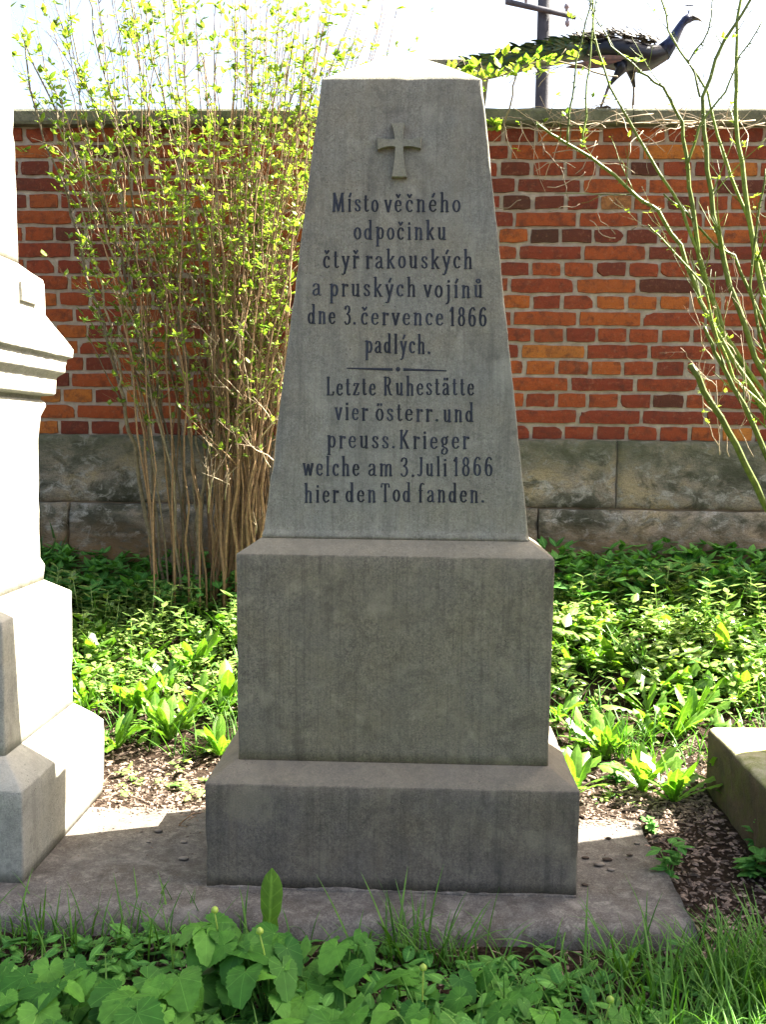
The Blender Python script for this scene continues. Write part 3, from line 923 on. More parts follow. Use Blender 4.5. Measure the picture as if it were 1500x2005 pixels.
# ---- stone post on the wall, behind the obelisk's top
pr = at(958, 142, 4.83); pl_ = at(952, 214, 4.83)
pc = thing('stone_finial', 'grey stone finial on the wall coping, mostly hidden by the obelisk top', 'finial', (pr.x-.17, 4.83, WZ_CT))
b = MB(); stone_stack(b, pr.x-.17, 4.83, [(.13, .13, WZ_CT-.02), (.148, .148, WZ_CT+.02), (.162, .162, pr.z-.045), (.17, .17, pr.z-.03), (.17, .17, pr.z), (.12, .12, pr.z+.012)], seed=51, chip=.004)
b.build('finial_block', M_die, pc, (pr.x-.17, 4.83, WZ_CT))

# ------------------------------------------------------------------ foliage tools
def strip_leaf(mb, base, az, elev, length, widths, bend=0.6, fold=0.25, roll=0.0, twist=0.0, rnd=None, curve=0.0):
    """a leaf as a folded strip, three vertices across"""
    n = len(widths)-1
    p = Vector(base); e = elev; a = az
    V = []; F = []
    ds = length/n
    for i, w_ in enumerate(widths):
        d = Vector((math.cos(a)*math.cos(e), math.sin(a)*math.cos(e), math.sin(e)))
        s = Vector((-math.sin(a), math.cos(a), 0))
        nrm = d.cross(s)*-1
        ro = roll + twist*i/n
        s2 = s*math.cos(ro) + nrm*math.sin(ro); n2 = nrm*math.cos(ro) - s*math.sin(ro)
        if isinstance(w_, tuple): wl, wr = w_
        else: wl = wr = w_
        V += [p + s2*wl*length + n2*fold*wl*length, p, p - s2*wr*length + n2*fold*wr*length]
        p = p + d*ds
        e -= bend/n; a += curve/n
    for i in range(n):
        F += [(3*i, 3*i+1, 3*i+4, 3*i+3), (3*i+1, 3*i+2, 3*i+5, 3*i+4)]
    luv = [(u_, i/n, 1) for i in range(n+1) for u_ in (-1, 0, 1)]
    mb.add([tuple(q) for q in V], F, rnd, luv)

OVAL = [.02, .17, .26, .25, .16, .01]
LANCE = [.03, .10, .15, .15, .11, .06, .005]
BLADE = [.016, .018, .017, .014, .009, .001]
def dand_w(rng):
    out = [.03]
    n = 13
    for i in range(1, n):
        t = i/n
        b_ = .035 + .075*t**.8
        if t > .82: b_ = .11*(1-t)/.18+.02
        out.append((b_*rng.uniform(1.0, 1.35), b_*rng.uniform(1.0, 1.35)) if i % 2 else (b_*.42, b_*.42) if t < .75 else b_)
    out.append(.004)
    return out

def heart_leaf(mb, tip_base, az, elev, size, rnd=None, roll=0.0, cup=0.18):
    """a heart-shaped toothed leaf, stalk joint at tip_base, blade pointing along az/elev"""
    d = Vector((math.cos(az)*math.cos(elev), math.sin(az)*math.cos(elev), math.sin(elev)))
    s = Vector((-math.sin(az), math.cos(az), 0))
    n = s.cross(d)*1.0
    if n.z < 0: n = -n
    s2 = s*math.cos(roll) + n*math.sin(roll); n2 = n*math.cos(roll) - s*math.sin(roll)
    K = 46
    rings = (0.0, .45, .8, 1.0)
    V = [tuple(tip_base)]; F = []; luv = [(0, 0, 2)]
    ph = random.random()*9
    for ri, rr in enumerate(rings[1:]):
        for k in range(K):
            th = -math.pi + 2*math.pi*(k+.5)/K      # 0 = towards the tip
            c = math.cos(th)
            rad = .52 + .34*c**3 if c > 0 else .52 - .10*c**2
            rad += .20*math.exp(-(th/.32)**2)
            rad -= .44*math.exp(-((abs(th)-math.pi)/.26)**2)
            if rr == 1.0: rad += .03*(1 if k % 2 else -1)
            rad *= rr
            x = rad*math.cos(th); y = rad*math.sin(th)*.98
            z = cup*(x*x*-.7 + y*y*.55) - .018*abs(math.sin(th*4))*rr + .022*math.sin(2*th+ph)*rr
            q = Vector(tip_base) + (d*x + s2*y + n2*z)*size
            V.append(tuple(q)); luv.append((x, y, 2))
    for k in range(K):
        k2 = (k+1) % K
        if k == K-1: continue
        F.append((0, 1+k, 1+k2))
        for ri in range(2):
            F.append((1+ri*K+k, 1+(ri+1)*K+k, 1+(ri+1)*K+k2, 1+ri*K+k2))
    mb.add(V, F, rnd, luv)

def stem_path(p0, p1, bow=0.1, n=6, rng=random):
    p0 = Vector(p0); p1 = Vector(p1)
    d = p1-p0; side = Vector((rng.uniform(-1, 1), rng.uniform(-1, 1), rng.uniform(-.2, .2)))*bow*d.length
    return [p0 + d*t + side*math.sin(math.pi*t) for t in [k/n for k in range(n+1)]]

# keep-out test for ground plants
def blocked(x, y):
    if y < 2.70 and y > 2.05 and x < .63: return True
    if .83 < x < 1.36 and 2.2 < y < 2.97: return True
    return False

def P2(px, py, z_add=0.0):
    """ground point shown at a pixel (iterates on the terrain height)"""
    z = 0
    for _ in range(8):
        q = atz(px, py, z)
        q.y = min(q.y, 4.62)
        z = ground_h(q.x, q.y) + z_add
    return Vector((q.x, q.y, ground_h(q.x, q.y)))

# ------------------------------------------------------------------ shrubs
def wander(pts, rng, amp, sub=3):
    out = []
    for i in range(len(pts)-1):
        a, b_ = pts[i], pts[i+1]
        for k in range(sub):
            q = a.lerp(b_, k/sub)
            out.append(q + Vector((rng.uniform(-1, 1), rng.uniform(-1, 1), rng.uniform(-.4, .4)))*amp)
    out.append(pts[-1])
    return out

def leaf_cluster(lb, p, rng, size, n=None):
    for _ in range(n or rng.randint(2, 5)):
        strip_leaf(lb, p + Vector((rng.uniform(-1,1), rng.uniform(-1,1), rng.uniform(-1,1)))*.006, rng.uniform(0, 6.28), rng.uniform(.1, 1.2), size*rng.uniform(.35, 1.3),
                   [.04, .22, .27, .17, .01], bend=rng.uniform(.2, .9), fold=.3, rnd=rng.random())

def cane(parent, loc, path, r0, r1, rng, mat, lb, leaf0, leaf_size, twigs, twig_len, name='cane', thorns=False, leaf_gap=.05, up=.5, lprob=.8, root=True):
    """one woody cane with its side twigs as a mesh of its own; leaves gathered in lb"""
    mb = MB()
    gz = ground_h(path[0].x, path[0].y)
    if root and gz < path[0].z < gz+.35: path = [Vector((path[0].x+.3*(path[0].x-path[1].x), path[0].y, gz-.02))] + path
    n = len(path)
    if thorns:
        for q in range(1, n-1):
            for _ in range(2):
                d = (path[q+1]-path[q-1]).normalized(); a = Vector((rng.uniform(-1,1), rng.uniform(-1,1), rng.uniform(-1,1))).cross(d).normalized()
                p0 = path[q].lerp(path[q+1], rng.random())
                mb.tube([p0, p0+a*(.012+r1)+d*.002], [.003, .0003], 4)
    mb.tube(path, [r0+(r1-r0)*i/(n-1)*1.0 for i in range(n)], 6, rng.random())
    L_ = [0]
    for i in range(1, n): L_.append(L_[-1]+(path[i]-path[i-1]).length)
    tot = L_[-1]
    def point(s):
        for i in range(1, n):
            if L_[i] >= s:
                return path[i-1].lerp(path[i], (s-L_[i-1])/max(1e-6, L_[i]-L_[i-1])), (path[i]-path[i-1]).normalized(), i
        return path[-1], (path[-1]-path[-2]).normalized(), n-1
    s = leaf0*tot
    while s < tot:
        p, d, _ = point(s)
        if rng.random() < lprob*.6 and lb is not None: leaf_cluster(lb, p, rng, leaf_size)
        s += leaf_gap*rng.uniform(.7, 1.6)
    for _ in range(twigs):
        s = tot*rng.uniform(max(.25, leaf0-.1), .97)
        p, d, i = point(s)
        a = d.orthogonal().normalized(); bb = d.cross(a); an = rng.uniform(0, 6.28)
        side = a*math.cos(an) + bb*math.sin(an)
        dirn = (d*rng.uniform(.5, 1.1) + side*rng.uniform(.4, .9) + Vector((0, 0, up*.3))).normalized()
        l = twig_len*rng.uniform(.35, 1.2)
        pts = [p]
        for k in range(5):
            dirn = (dirn + Vector((rng.uniform(-1,1), rng.uniform(-1,1), rng.uniform(-.6,1)))*.14).normalized()
            pts.append(pts[-1] + dirn*l/5)
        rr = max(.0009, (r0+(r1-r0)*s/tot)*.45)
        mb.tube(pts, [rr, rr*.85, rr*.75, rr*.6, rr*.5, rr*.35], 4, rng.random())
        for k in (2, 3):
            if rng.random() < .75:
                e = (dirn + Vector((rng.uniform(-1,1), rng.uniform(-1,1), rng.uniform(-.7,1)))*.9).normalized()
                a1_ = pts[k] + e*l*.2; b1_ = a1_ + (e+Vector((0, 0, .3))).normalized()*l*.16
                mb.tube([pts[k], a1_, b1_], [rr*.5, rr*.4, rr*.25], 4, rng.random())
                if lb is not None and rng.random() < lprob: leaf_cluster(lb, b1_, rng, leaf_size)
        if lb is not None:
            q = 0.1
            while q < 1.0:
                k = min(4, int(q*5)); pp = pts[k].lerp(pts[k+1], q*5-k)
                if rng.random() < lprob: leaf_cluster(lb, pp, rng, leaf_size)
                q += leaf_gap/l*rng.uniform(.7, 1.4)
            if rng.random() < lprob: leaf_cluster(lb, pts[-1], rng, leaf_size*1.1)
    return mb.build(name, mat, parent, loc)

def px_path(lst, Y0, Y1, rng, amp=.006, sub=3):
    n = len(lst)
    return wander([at(x, y, min(4.6, Y0+(Y1-Y0)*i/(n-1))) for i, (x, y) in enumerate(lst)], rng, amp, sub)
BK = .27

rng = random.Random(11)
# left shrub
bl = P2(330, 1118)
sh1 = thing('leafing_shrub', 'tall open shrub with thick grey canes and young leaves, beside the pale pillar', 'shrub', tuple(bl), 'shrubs against the brick wall')
lb = MB()
big = [
    ([(308,1150),(300,1080),(262,870),(243,785),(195,630),(160,500),(128,380),(75,240),(45,60)], 3.95, 3.8, .014, .004),
    ([(245,790),(232,740),(215,640),(190,520),(130,330),(110,200)], 3.91, 3.7, .009, .003),
    ([(345,1150),(340,1060),(322,850),(308,740),(275,640),(235,500),(190,380),(120,250),(40,60)], 4.0, 3.8, .013, .004),
    ([(318,1150),(312,1080),(296,900),(292,800),(262,590),(240,430),(215,300),(150,120),(120,-60)], 3.98, 3.9, .010, .003),
    ([(370,1120),(364,1020),(352,850),(335,700),(300,560),(262,400),(235,250),(180,60),(160,-80)], 4.05, 4.0, .010, .003),
    ([(385,1120),(392,1000),(415,870),(430,790),(412,640),(385,470),(345,300),(300,120),(280,-80)], 4.0, 3.9, .011, .003),
    ([(380,1120),(384,1010),(372,850),(368,700),(330,520),(322,400),(300,260),(265,60),(250,-80)], 4.1, 4.0, .008, .003),
    ([(395,1120),(400,960),(380,820),(350,640),(350,480),(360,330),(330,150),(325,-60)], 4.05, 4.0, .007, .003),
    ([(350,1130),(335,930),(280,700),(240,560),(200,430),(160,350),(110,290),(60,270)], 3.95, 3.6, .008, .002),
    ([(330,1130),(300,900),(255,700),(230,640),(210,600),(150,560)], 3.95, 3.7, .006, .002),
    ([(360,1100),(345,900),(290,740),(270,560),(262,480),(250,420),(180,200),(90,60)], 4.0, 3.8, .007, .002),
]
for lst, y0, y1, r0, r1 in big:
    cane(sh1, tuple(bl), px_path(lst, y0+BK, y1+BK, rng, .012), r0*.85, r1*.8, rng, M_bark_grey, lb, .46, .034, 10, .38, lprob=.55, leaf_gap=.062)
for k in range(16):
    bx = rng.uniform(285, 400); tx = bx*.5 + rng.uniform(-130, 190); yb = rng.uniform(3.85, 4.2)
    lst = [(bx, 1125), (bx+(tx-bx)*.12, 850), (bx+(tx-bx)*.35+rng.uniform(-15,15), 560), (bx+(tx-bx)*.7+rng.uniform(-20,20), 250), (tx, rng.uniform(-140, 60))]
    cane(sh1, tuple(bl), px_path(lst, yb+.2, yb+.2-rng.uniform(-.1, .35), rng, .015, 4), rng.uniform(.0035, .006), .0016, rng, M_bark, lb, .42, .032, 9, .38, lprob=.52, leaf_gap=.062)
lb.build('foliage', M_leaf_bush, sh1, tuple(bl))
# middle shrub
bm = P2(480, 1105)
sh2 = thing('leafing_shrub', 'dense brown shrub of thin upright canes close behind the obelisk', 'shrub', tuple(bm), 'shrubs against the brick wall')
lb = MB()
for k in range(84):
    bx = rng.choice([rng.gauss(470, 30), rng.uniform(410, 560)]); bx = min(max(bx, 405), 575)
    lean = rng.gauss(60, 110)
    if rng.random() < .25: lean -= 120
    if k % 6 == 0: lean = rng.uniform(170, 330)
    tx = bx + lean
    yb = rng.uniform(3.95, 4.35)
    topy = rng.uniform(-120, 140) if rng.random() < .8 else rng.uniform(200, 600)
    bow = rng.uniform(-25, 25)
    lst = [(bx, 1125), (bx+lean*.10+bow*.4, 900), (bx+lean*.28+bow, 650), (bx+lean*.55+bow, 380), (tx, topy)]
    cane(sh2, tuple(bm), px_path(lst, yb+.12, yb+.12-rng.uniform(-.2, .3), rng, .014, 4), rng.uniform(.0036, .0075), .0016, rng, M_bark, lb, .36, .030, 9, .30, lprob=.44, leaf_gap=.060)
for k in range(24):     # dead twigs low down
    x = rng.uniform(400, 545); y = rng.uniform(640, 1060)
    lst = [(x, y), (x+rng.uniform(-60, 60), y-rng.uniform(20, 90))]
    cane(sh2, tuple(bm), px_path(lst, 4.0, 3.85, rng, .006, 3), .003, .001, rng, M_twig, None, .4, .02, 2, .12, name='dead_twig')
lb.build('foliage', M_leaf_bush, sh2, tuple(bm))

# rose on the right
br = at(1590, 1120, 3.9)
ro = thing('thorny_shrub', 'nearly bare thorny shrub with arching green canes at the right edge', 'shrub', (br.x, br.y, ground_h(br.x, br.y)), 'shrubs against the brick wall')
RLc = (br.x, br.y, ground_h(br.x, br.y))
lb = MB()
rose = [
    ([(1590,1120),(1545,1060),(1500,985),(1440,870),(1395,790),(1352,714)], 3.75, 3.55, .013, .0105, 0),
    ([(1600,1100),(1545,900),(1490,790),(1418,650),(1378,530),(1360,440),(1345,330),(1338,240),(1300,170),(1250,140)], 3.9, 3.7, .014, .004, 12),
    ([(1610,1080),(1560,860),(1480,700),(1430,560),(1400,420),(1382,290),(1374,190),(1420,80),(1470,0),(1500,-40)], 3.85, 3.8, .013, .004, 12),
    ([(1620,1060),(1580,820),(1508,650),(1472,460),(1452,320),(1440,200),(1443,80),(1452,-40)], 3.9, 3.9, .013, .005, 10),
    ([(1600,1050),(1530,850),(1440,710),(1372,590),(1332,480),(1288,412),(1250,385),(1180,322),(1112,280),(1080,262),(1050,240)], 3.8, 3.6, .010, .004, 12),
    ([(1600,1050),(1500,770),(1410,640),(1372,510),(1335,410),(1275,310),(1232,240),(1195,170),(1162,60),(1158,-30)], 3.85, 3.7, .008, .003, 12),
    ([(1640,1000),(1560,720),(1500,540),(1462,420),(1420,310),(1385,180),(1310,60),(1290,-40)], 3.95, 3.9, .009, .003, 12),
    ([(1630,980),(1560,800),(1480,600),(1440,500),(1400,480),(1350,420),(1300,380)], 3.9, 3.8, .008, .003, 8),
    ([(1112,280),(1116,220),(1130,120),(1158,10),(1162,-40)], 3.6, 3.6, .004, .002, 4),
    ([(1140,290),(1150,200),(1156,90),(1175,-30)], 3.62, 3.6, .004, .002, 3),
    ([(1255,140),(1200,90),(1160,20),(1140,-30)], 3.7, 3.7, .003, .0015, 4),
    ([(1345,330),(1370,250),(1420,180),(1450,110),(1500,30)], 3.75, 3.7, .005, .002, 5),
    ([(1374,190),(1350,120),(1390,60),(1400,-20)], 3.75, 3.7, .004, .002, 5),
    ([(1500,700),(1470,560),(1490,400),(1500,330)], 3.85, 3.8, .006, .003, 6),
    ([(1540,1000),(1490,860),(1440,760),(1400,690),(1380,640)], 3.7, 3.6, .011, .006, 8),
    ([(1560,950),(1500,800),(1440,740),(1405,660),(1380,560),(1300,470),(1270,440)], 3.75, 3.6, .008, .002, 8),
]
for lst, y0, y1, r0, r1, tw in rose:
    pa = px_path(lst, y0, y1, rng, .005)
    cane(ro, RLc, pa, r0, r1, rng, M_rose, lb, .15, .020, int(tw*.6), .26, up=.3, lprob=.14, leaf_gap=.06, thorns=True)
# fine dead twig tangle inside the shrub
for k in range(14):
    x = rng.uniform(1380, 1500); y = rng.uniform(620, 900)
    lst = [(x, y), (x+rng.uniform(-40, 10), y-rng.uniform(20, 60)), (x+rng.uniform(-60, 10), y-rng.uniform(60, 150))]
    cane(ro, RLc, px_path(lst, 3.7, 3.65, rng, .008, 3), .002, .0008, rng, M_twig, lb if k % 3 == 0 else None, .2, .018, 2, .10, name='dead_twig', lprob=.35)
lb.build('foliage', M_leaf_bush, ro, RLc)

# bare climbing twigs hanging over the coping on the right
cl0 = at(1250, 245, 4.6)
cv = thing('bare_creeper', 'tangle of dry pale creeper twigs hanging over the coping on the right', 'creeper', (cl0.x, 4.62, WZ_CB))
cmb = MB(); lb = MB()
for k in range(58):
    x = rng.uniform(975, 1500); y = rng.uniform(215, 262)
    p = at(x, y, rng.uniform(4.56, 4.63)); d = Vector((rng.uniform(-1, 1), rng.uniform(-.35, .05), rng.uniform(-.7, .6))).normalized()
    pts = [p]
    for q in range(rng.randint(4, 9)):
        d = (d + Vector((rng.uniform(-1,1), rng.uniform(-.3,.3), rng.uniform(-1.1,.8)))*.45).normalized()
        nxt = pts[-1] + d*rng.uniform(.02, .05)
        nxt.y = min(nxt.y, 4.63)
        pts.append(nxt)
    cmb.tube(pts, [.0022*(1-.6*i/len(pts)) for i in range(len(pts))], 4)
    if rng.random() < .25: leaf_cluster(lb, pts[-1], rng, .03)
for k in range(5):
    y = rng.uniform(232, 252); x = 990+k*100
    pts = wander([at(x, y+rng.uniform(-8, 8), 4.6), at(x+90, y+rng.uniform(-12, 12), 4.58), at(x+190, y+rng.uniform(-12, 12), 4.6)], rng, .012, 4)
    cmb.tube(pts, .0028, 5)
for k in range(16):
    x = rng.uniform(960, 1330); y = rng.uniform(270, 470)
    p = at(x, y, 4.5); d = Vector((rng.uniform(-1, 1), 0, rng.uniform(-1, .6))).normalized(); pts = [p]
    for q in range(6):
        d = (d + Vector((rng.uniform(-1,1), rng.uniform(-.3,.3), rng.uniform(-1,1)))*.5).normalized(); pts.append(pts[-1]+d*rng.uniform(.015, .04))
    cmb.tube(pts, .0022, 4)
for q in range(9):
    leaf_cluster(lb, at(rng.uniform(957, 978), rng.uniform(228, 270), 4.55), rng, .045, 3)
cmb.build('twigs', M_twig, cv, (cl0.x, 4.62, WZ_CB))
lb.build('foliage', M_leaf_bush, cv, (cl0.x, 4.62, WZ_CB))

# ------------------------------------------------------------------ peacock on the coping
def ring_body(mb, secs, n=14, rnd=.5):
    """continuous body through elliptical sections [(centre, half width y, half height z)]"""
    V = []; F = []
    N = len(secs)
    for i, (c, wy, hz) in enumerate(secs):
        a = Vector(secs[max(i-1, 0)][0]); b_ = Vector(secs[min(i+1, N-1)][0])
        t = (b_-a).normalized(); s = Vector((0, 1, 0)); u_ = t.cross(s).normalized()
        for k in range(n):
            an = 2*math.pi*k/n
            V.append(tuple(Vector(c) + s*wy*math.cos(an) + u_*hz*math.sin(an)))
    for i in range(N-1):
        for k in range(n):
            k2 = (k+1) % n
            F.append((i*n+k, (i+1)*n+k, (i+1)*n+k2, i*n+k2))
    F.append(tuple(range(n))); F.append(tuple((N-1)*n+k for k in range(n))[::-1])
    mb.add(V, F, rnd)

PY = 4.74
def pk(px, py, dy=0): return at(px, py, PY+dy)
def iri_mat(name, c0, c1, scale=90, rough=.35, metal=.3):
    m, nt, b = new_mat(name)
    v = texcoord(nt)
    vo = nt.nodes.new('ShaderNodeTexVoronoi'); vo.inputs['Scale'].default_value = scale
    L(nt, v, vo.inputs['Vector'])
    c = mix(nt, ramp(nt, vo.outputs['Distance'], [(0.1, 0), (0.6, 1)]), c0, c1)
    c = mix(nt, 1.0, c, mix(nt, attr(nt), (0.6,)*3, (1.4,)*3), 'MULTIPLY')
    L(nt, c, b.inputs['Base Color']); b.inputs['Roughness'].default_value = rough; b.inputs['Metallic'].default_value = metal
    return m
M_pbody = iri_mat('peacock_dark_plumage', (.006,.007,.018), (.004,.004,.008))
M_pneck = iri_mat('peacock_blue_plumage', (.008,.018,.09), (.004,.008,.035))
M_ptrain = iri_mat('peacock_train_plumage', (.006,.05,.045), (.035,.045,.016), 60)
M_pwing = iri_mat('peacock_barred_wing', (.26,.22,.15), (.05,.038,.025), 70, .6, 0)
M_prust = iri_mat('peacock_rust_flight', (.10,.035,.012), (.06,.02,.008), 60, .6, 0)
M_pleg = plain('bird_leg', (.14,.11,.09), .6, .2, 60)
foot = pk(1205, 208)
pc_ = thing('peacock', 'peacock with long folded green train, standing on the wall coping', 'bird', (foot.x, PY, foot.z))
PL = (foot.x, PY, foot.z)
mb = MB()
secs = [(1128,100,.02,.02), (1145,101,.055,.045), (1175,103,.085,.068), (1210,107,.098,.078), (1245,112,.095,.076), (1275,113,.075,.062), (1298,104,.052,.045),
        (1315,84,.036,.031), (1326,64,.028,.023), (1334,50,.024,.018), (1342,40,.026,.019), (1351,35,.027,.0215), (1360,35,.018,.015), (1366,37,.006,.006)]
ring_body(mb, [(pk(x, y), wy*.9, hz*.86) for x, y, wy, hz in secs])
body = mb.build('body', M_pbody, pc_, PL)
mb = MB()
ring_body(mb, [(pk(x, y), wy*.9+.003, hz*.86+.003) for x, y, wy, hz in secs[6:12]])
mb.build('neck_feathers', M_pneck, pc_, PL)
mb = MB(); mb.tube([pk(1362, 36), pk(1370, 38), pk(1376, 43)], [.010, .006, .001], 6)
mb.build('beak', M_pleg, pc_, PL)
mb = MB()
for s in (-1, 1):
    c = pk(1354, 33, s*.023); mb.tube([c-Vector((0, .003, 0)), c+Vector((0, .003, 0))], .0045, 8)
mb.build('eye', plain('bird_eye', (.01,.01,.01), .1), pc_, PL)
mb = MB()
for k in range(5):
    a = pk(1349, 27); t = a + Vector((-.012+.007*k, 0, .035)); mb.tube([a, t], [.0012, .0008], 4); mb.tube([t, t+Vector((0, 0, .008))], [.004, .002], 5)
mb.build('crest', M_pneck, pc_, PL)
for s, hip, knee, ankle in ((-1, (1216,138), (1193,168), (1178,207)), (1, (1236,138), (1243,172), (1240,207))):
    mb = MB()
    dy = s*.035
    mb.tube([pk(hip[0], hip[1]-14, dy), pk(*hip, dy), pk((hip[0]+knee[0])/2, (hip[1]+knee[1])/2, dy), pk(*knee, dy)], [.034, .024, .012, .007], 8)
    lg = mb.build('thigh', M_pbody, pc_, PL); mb = MB()
    mb.tube([pk(*knee, dy), pk((knee[0]+ankle[0])/2, (knee[1]+ankle[1])/2, dy), pk(*ankle, dy)], [.008, .0055, .006], 6)
    z = WZ_CB+.080+.004
    an = pk(*ankle, dy)
    mb.tube([an, Vector((an.x, an.y, z))], .006, 6)
    for dx, dyy in ((.05, 0), (.04, .025), (.04, -.025), (-.03, 0)):
        mb.tube([Vector((an.x, an.y, z)), Vector((an.x+dx*.6, an.y+dyy*.6, z+.004)), Vector((an.x+dx, an.y+dyy, z-.006))], [.005, .0045, .002], 5)
    mb.build('leg', M_pleg, pc_, PL)
# wing: barred scapulars over the back, rusty flight feathers
for s in (-1, 1):
    mb = MB(); mr_ = MB()
    for k in range(240):
        t = rng.random(); an = rng.uniform(.02, 1.0)
        px = 1292 - 165*t; cyy = 112 - 10*t
        wy = (.052+.052*math.sin(math.pi*min(1, t*.9+.12))); hz = (.052+.034*math.sin(math.pi*min(1, t*.9+.12)))
        c = pk(px, cyy) + Vector((0, s*wy*math.sin(an), hz*math.cos(an)+.004))
        strip_leaf(mb, c, math.pi + rng.uniform(-.35, .35), rng.uniform(.05, 1.0), rng.uniform(.025, .055), [.08, .15, .16, .11, .03], bend=.3, fold=-.2, roll=s*-an, rnd=rng.random())
    for k in range(10):
        c = pk(1225-4*k, 112+1.6*k, s*.098)
        strip_leaf(mr_, c, math.pi, rng.uniform(-.12, .05), rng.uniform(.13, .2), [.05, .07, .07, .05, .01], bend=0, fold=.1, roll=s*-1.3, rnd=rng.random())
    wg = mb.build('wing', M_pwing, pc_, PL)
    mr2 = mr_.build('flight_feathers', M_prust, wg, (0,0,0)); mr2.data.transform(Matrix.Translation(-Vector(PL)))
# ruffled down along the back
# train
mb = MB()
tr = [(1150,98,.06,.05), (1110,103,.085,.052), (1060,112,.095,.048), (1000,126,.095,.042), (950,137,.09,.036), (900,146,.075,.030), (850,152,.05,.02), (800,156,.02,.008)]
ring_body(mb, [(pk(x, y), wy*.9, hz*.8) for x, y, wy, hz in tr])
def tr_at(t):
    f_ = t*(len(tr)-1); i = min(len(tr)-2, int(f_)); q = f_-i
    return [tr[i][j]*(1-q)+tr[i+1][j]*q for j in range(4)]
for k in range(520):
    t = rng.uniform(0, .96)
    x, y, wy, hz = tr_at(t); an = rng.uniform(-.3, math.pi+.3)
    c = pk(x, y) + Vector((0, wy*math.cos(an), hz*math.sin(an)+.002))
    strip_leaf(mb, c, math.pi+rng.uniform(-.5, .5), rng.uniform(-.35, .38), rng.uniform(.03, .085), [.05, .08, .11, .08, .02], bend=rng.uniform(.1, .5), fold=.2, roll=(math.pi/2-an)*.8, rnd=rng.random())
for k in range(90):     # loose barbs hanging under the train
    t = rng.uniform(.1, .95); x, y, wy, hz = tr_at(t)
    c = pk(x, y) + Vector((0, rng.uniform(-.6, .6)*wy, -hz*.8))
    strip_leaf(mb, c, math.pi+rng.uniform(-.2, .2), rng.uniform(-.7, -.15), rng.uniform(.05, .10), [.02, .035, .03, .01], bend=.2, fold=0, rnd=rng.random()*.4)
mb.build('train', M_ptrain, pc_, PL)
# vine with bright leaves lying in front of the train
vb = MB(); lb = MB()
vb.tube(wander([at(860,170,4.55), at(930,160,4.5), at(1010,140,4.5), at(1060,120,4.5), at(1120,125,4.52), at(1210,150,4.5)], rng, .012, 4), .004, 5)
vb.tube(wander([at(980,260,4.6), at(1000,200,4.5), at(1010,140,4.5)], rng, .008, 4), .004, 5)
for k in range(75):
    t = rng.random()
    x = 880+210*t**1.3; y = 158-35*t + rng.gauss(0, 14)
    p = at(x, y, 4.5+rng.uniform(-.06, .06)); leaf_cluster(lb, p, rng, .05, 2)
    if k % 4 == 0: vb.tube(wander([p, p+Vector((rng.uniform(-.05,.05), 0, rng.uniform(-.08,.08)))], rng, .004, 3), .0016, 4)
for x, y in ((1070,118),(1120,108),(1180,125),(1250,118),(1130,112),(1235,112)):
    leaf_cluster(lb, at(x, y, 4.45), rng, .05, 3)
vn0 = at(980, 260, 4.6)
vn = thing('leafy_creeper', 'yellow-green leafy creeper spray on the coping, in front of the green train', 'creeper', tuple(vn0))
vb.build('twigs', M_twig, vn, tuple(vn0)); lb.build('foliage', M_leaf_bush, vn, tuple(vn0))

# ------------------------------------------------------------------ utility pole
UY = 19.0
pt = at(1064, -160, UY); pb = at(1060, 215, UY)
up0 = thing('utility_pole', 'weathered wooden utility pole with crossarm rising beyond the wall', 'utility pole', (pb.x, UY, .3))
UL = (pb.x, UY, .3)
M_pole = plain('weathered_wood', (.10,.10,.115), .9, .35, 6, .01)
mb = MB(); mb.tube([Vector((pb.x, UY, .2)), Vector((pb.x, UY, 4)), Vector((pb.x+.02, UY, 8)), Vector((pb.x+.03, UY, pt.z))], [.15, .135, .13, .125], 14)
mb.build('pole', M_pole, up0, UL)
a0, a1 = at(990, 3, UY-.17), at(1128, 33, UY-.17)
mb = MB(); dd = (a1-a0)
V = []
for q in (a0, a1):
    for dy, dz in ((-.035, -.04), (.035, -.04), (.035, .04), (-.035, .04)): V.append((q.x, q.y+dy, q.z+dz))
mb.add(V, [(0,1,5,4), (1,2,6,5), (2,3,7,6), (3,0,4,7), (3,2,1,0), (4,5,6,7)], .5)
ar = mb.build('crossarm', M_pole, up0, UL)
M_ins = plain('porcelain', (.35,.30,.32), .3, .1, 10)
for x, y, s in ((1002,5,1), (1030,11,1), (1110,28,1), (1112,30,-1)):
    q = at(x, y, UY-.17)
    mb = MB(); mb.tube([q+Vector((0,0,s*.03)), q+Vector((0,0,s*.10)), q+Vector((0,0,s*.11)), q+Vector((0,0,s*.16)), q+Vector((0,0,s*.2))], [.025, .025, .05, .045, .02], 8)
    mb.build('insulator', M_ins, up0, UL)

# ------------------------------------------------------------------ ground cover (stuff)
rng = random.Random(21)
def sprig(mb, p, h, rng, leaf, n, widths=OVAL):
    for _ in range(n):
        az = rng.uniform(0, 6.28)
        q = p + Vector((rng.uniform(-.02, .02), rng.uniform(-.02, .02), h*rng.uniform(.3, 1)))
        strip_leaf(mb, q, az, rng.uniform(-.2, .7), leaf*rng.uniform(.7, 1.3), widths, bend=rng.uniform(.2, .9), fold=rng.uniform(.1, .4), roll=rng.uniform(-.4, .4), rnd=rng.random())

